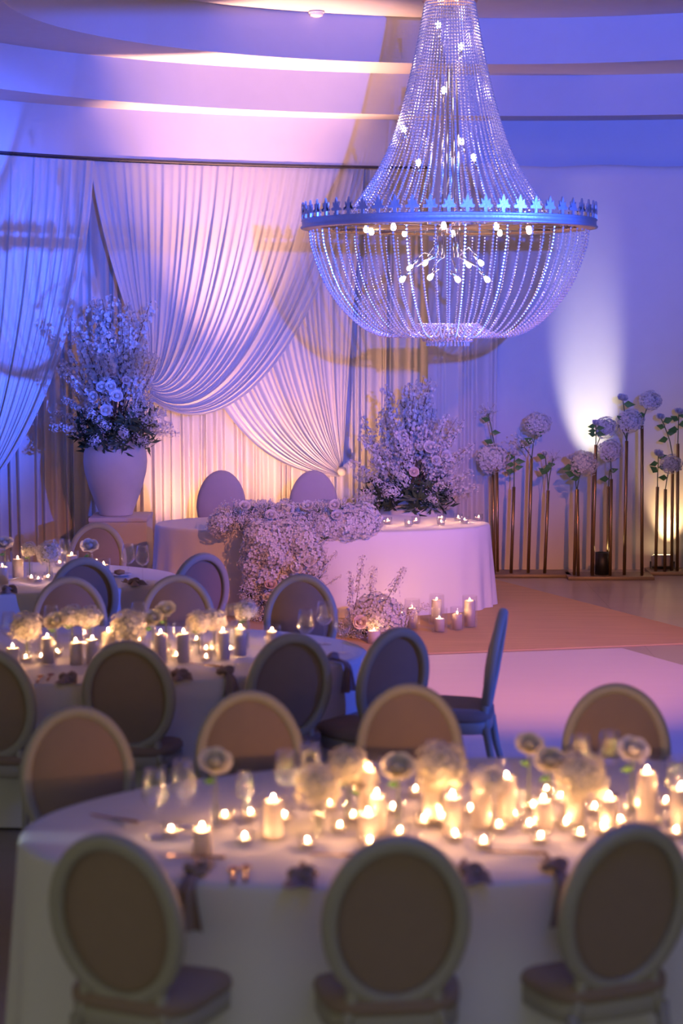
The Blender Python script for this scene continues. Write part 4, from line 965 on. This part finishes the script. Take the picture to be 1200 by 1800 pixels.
g = G(); g.add([Vector((v[0] * 0.045, v[1] * 0.032, v[2] * 0.022)) for v in ICO_V], ICO_F)
br = g.mesh('bread_roll', M_BREAD); o = ob('bread_roll', br, None, p + Vector((0, 0, 0.026))); tag(o, 'golden bread roll on the small white plate', 'bread')
p = at(12, 1018, TT + 0.002); tag(ob('side_plate', PL, None, p), 'small white plate at the left edge of the rear left table', 'plate')
p = at(225, 1438, TT + 0.001); g = G().box(-0.05, 0.05, -0.10, 0.10, 0, 0.002); o = ob('menu_card', g.mesh('menu_card', M_PAPER, False), None, p, (0, 0, 0.5)); tag(o, 'pale menu card lying before the leftmost brown chair', 'menu card')

# ================================================================== FLOWER STANDS ALONG THE RIGHT WALL
def stand(label, xl, xr, yf, depth, poles, yoff=0.0):
    a = at(xl, yf, 0); b = at(xr, yf, 0); Yf = a.y
    t = thing('flower_stand', label, 'flower stand', ((a.x + b.x) / 2, Yf, 0), 0, 'brass pole flower stands')
    w = (b.x - a.x) / 2
    ob('base', rounded_box('base', 2 * w, depth, 0.035, 0.005, M_BASE, 2), t, (0, depth / 2, 0))
    tops = []
    for (bx, tx, ty, dy) in poles:
        Y = Yf + dy; B = atY(bx, 1000, Y); T = atY(tx, ty, Y)
        ob('pole', G().tube([Vector((B.x, Y, 0.03)) - t.location, Vector((T.x, Y, T.z)) - t.location], 0.0165, 10).mesh('pole', M_BRASS), t)
        tops.append(Vector((T.x, Y, T.z)))
    return tops
GS = 'flowers on the brass poles'
def sflower(kind, top, px, py, lab, size, lv, ls=0.13):
    p = atY(px, py, top.y - 0.03); cut_flower(kind, top, p, lab, GS, leaves=lv, size=size, leafsize=ls, seed=int(px))
tA = stand('low brass stand of slim poles beside the head table', 862, 1004, 1016, 0.34, [(868, 866, 835, .10), (874, 873, 822, .2), (898, 903, 856, .10), (928, 934, 806, .12), (957, 963, 862, .10)])
tB = stand('low brass stand of slim poles around the black uplight', 998, 1150, 1020, 0.34, [(1009, 1013, 862, .12), (1016, 1014, 860, .06), (1041, 1047, 782, .08), (1040, 1043, 804, .22), (1072, 1074, 842, .08), (1068, 1069, 855, .24), (1097, 1101, 775, .12), (1128, 1128, 748, .10)])
tC = stand('low brass stand of slim poles cut by the right edge', 1142, 1290, 1012, 0.34, [(1152, 1155, 856, .08), (1168, 1169, 860, .05), (1180, 1182, 802, .12), (1190, 1191, 780, .10), (1205, 1207, 830, .1)])
K2 = 1.9
for (kd, tp, px, py, lab, sz, lv) in [
    ('hydw', tA[0], 866, 806, 'flat pale hydrangea beside the sheer drape', 2.0, 1), ('gyp', tA[1], 857, 727, 'gypsophila head above the leftmost hydrangea on poles', 1.0, 3),
    ('bud', tA[2], 904, 797, 'pink rose bud with leaves on the third pole', 1.1, 5), ('big', tA[3], 945, 745, 'tall round hydrangea with dark leaves on left stand', 1.0, 3), ('gyp', tA[3], 916, 782, 'loose gypsophila spray left of the tall round hydrangea', 1.25, 0), ('bud', tA[4], 957, 797, 'faint pale bud among fine gypsophila on left stand', 0.85, 3), ('gyp', tA[4], 972, 806, 'fine gypsophila spray at right end of left stand', 0.85, 1),
    ('bud', tB[0], 1003, 804, 'mauve rose bud with dark leaves at left of middle stand', 1.05, 4), ('hyd', tB[1], 1026, 814, 'cream hydrangea glowing at left of middle stand', 1.75, 2), ('bud', tB[2], 1047, 744, 'rose bud above bright green leaves in the beam', 1.0, 5), ('hydw', tB[3], 1064, 752, 'pale hydrangea shadowed in the beam behind the bud', 1.5, 0), ('hydw', tB[4], 1072, 792, 'brilliant white bloom directly above the black uplight', 1.5, 1), ('gyp', tB[5], 1072, 825, 'small white sprig under the brilliant bloom', .5, 2),
    ('hydw', tB[6], 1108, 740, 'white hydrangea lit from the left on middle stand', 1.6, 1), ('bud', tB[6], 1094, 700, 'rose bud rising above the side-lit hydrangea', 1.35, 2), ('gyp', tB[6], 1088, 748, 'white sprig left of the side-lit hydrangea', .7, 0), ('hydw', tB[7], 1143, 704, 'highest white hydrangea tilting right on middle stand', 1.35, 2),
    ('bud', tC[2], 1160, 733, 'pale rose bud leaning left on right stand', 1.15, 4), ('bud', tC[3], 1193, 724, 'rose bud at the upper right edge of the frame', 1.25, 4), ('bud', tC[0], 1157, 798, 'pale rose bud low on the right stand', 1.35, 4), ('hydw', tC[1], 1179, 816, 'shadowed hydrangea low on the right stand', 1.35, 2)]:
    sflower(kd, tp, px, py, lab, sz, lv, 0.11)

# uplights: a black can, a grey box lamp and two cans hidden behind the head table
def uplight_can(loc, label, r=0.07, h=0.22, power=300, color=(1, 0.9, 0.75), target=None, cone=30, blend=0.6):
    t = thing('uplight', label, 'lamp', loc)
    ob('housing', G().lathe([(0.0, 0.0), (r, 0.0), (r, h), (r - 0.008, h), (r - 0.012, h - 0.03), (0.0, h - 0.03)], 28).mesh('housing', M_BLACK), t)
    ob('lens', G().lathe([(r - 0.015, h - 0.028), (0.0, h - 0.026)], 24).mesh('lens', M_LAMPLENS if color[2] > 0.5 else M_LENSW), t)
    spot('uplight_beam', (loc[0], loc[1], loc[2] + h + 0.005), target, power, color, cone, blend, 0.03)
p = at(1058, 1010, 0.035)
uplight_can((p.x, p.y + 0.02, 0.036), 'black cylindrical uplight standing among the brass poles', power=260, color=(1.0, 0.88, 0.70), target=(p.x - 0.06, 18.0, 1.75), cone=27, blend=1.0)
WARM = (1.0, 0.50, 0.20)
uplight_can((-1.50, 17.35, 0.0), 'black uplight on the floor hidden behind the head table, left one', power=140, color=(1.0, 0.44, 0.18), target=(-1.4, 18.1, 1.7), cone=112, blend=1.0)
uplight_can((-0.95, 16.95, 0.0), 'black uplight on the floor hidden behind the head table, middle one', power=4200, color=(1.0, 0.48, 0.31), target=(-0.88, 17.45, 5.0), cone=42, blend=1.0)
uplight_can((-0.35, 17.45, 0.0), 'black uplight on the floor hidden behind the head table, right one', power=190, color=(1.0, 0.46, 0.24), target=(-0.4, 18.3, 1.7), cone=104, blend=1.0)
# box lamp on its yoke
p = at(1164, 1000, 0.035)
bx = thing('box_uplight', 'grey box floodlight on the floor behind the right stand', 'lamp', (p.x, 17.82, 0.0))
ob('housing', rounded_box('housing', 0.21, 0.13, 0.12, 0.012, M_GREYP), bx, (0, 0, 0.05), (-0.25, 0, 0))
ob('yoke', G().tube([(-0.12, 0, 0.11), (-0.12, 0, 0.012), (0.12, 0, 0.012), (0.12, 0, 0.11)], 0.008, 6).mesh('yoke', M_BLACK), bx)
ob('lens', G().box(-0.09, 0.09, -0.05, 0.05, 0, 0.004).mesh('lens', M_LENSW, False), bx, (0.0, 0.032, 0.167), (-0.25, 0, 0))
spot('floodlight_beam', (p.x + 0.06, 17.87, 0.20), (p.x + 0.12, 18.0, 0.75), 60, (1.0, 0.60, 0.28), 70, 0.9, 0.05)
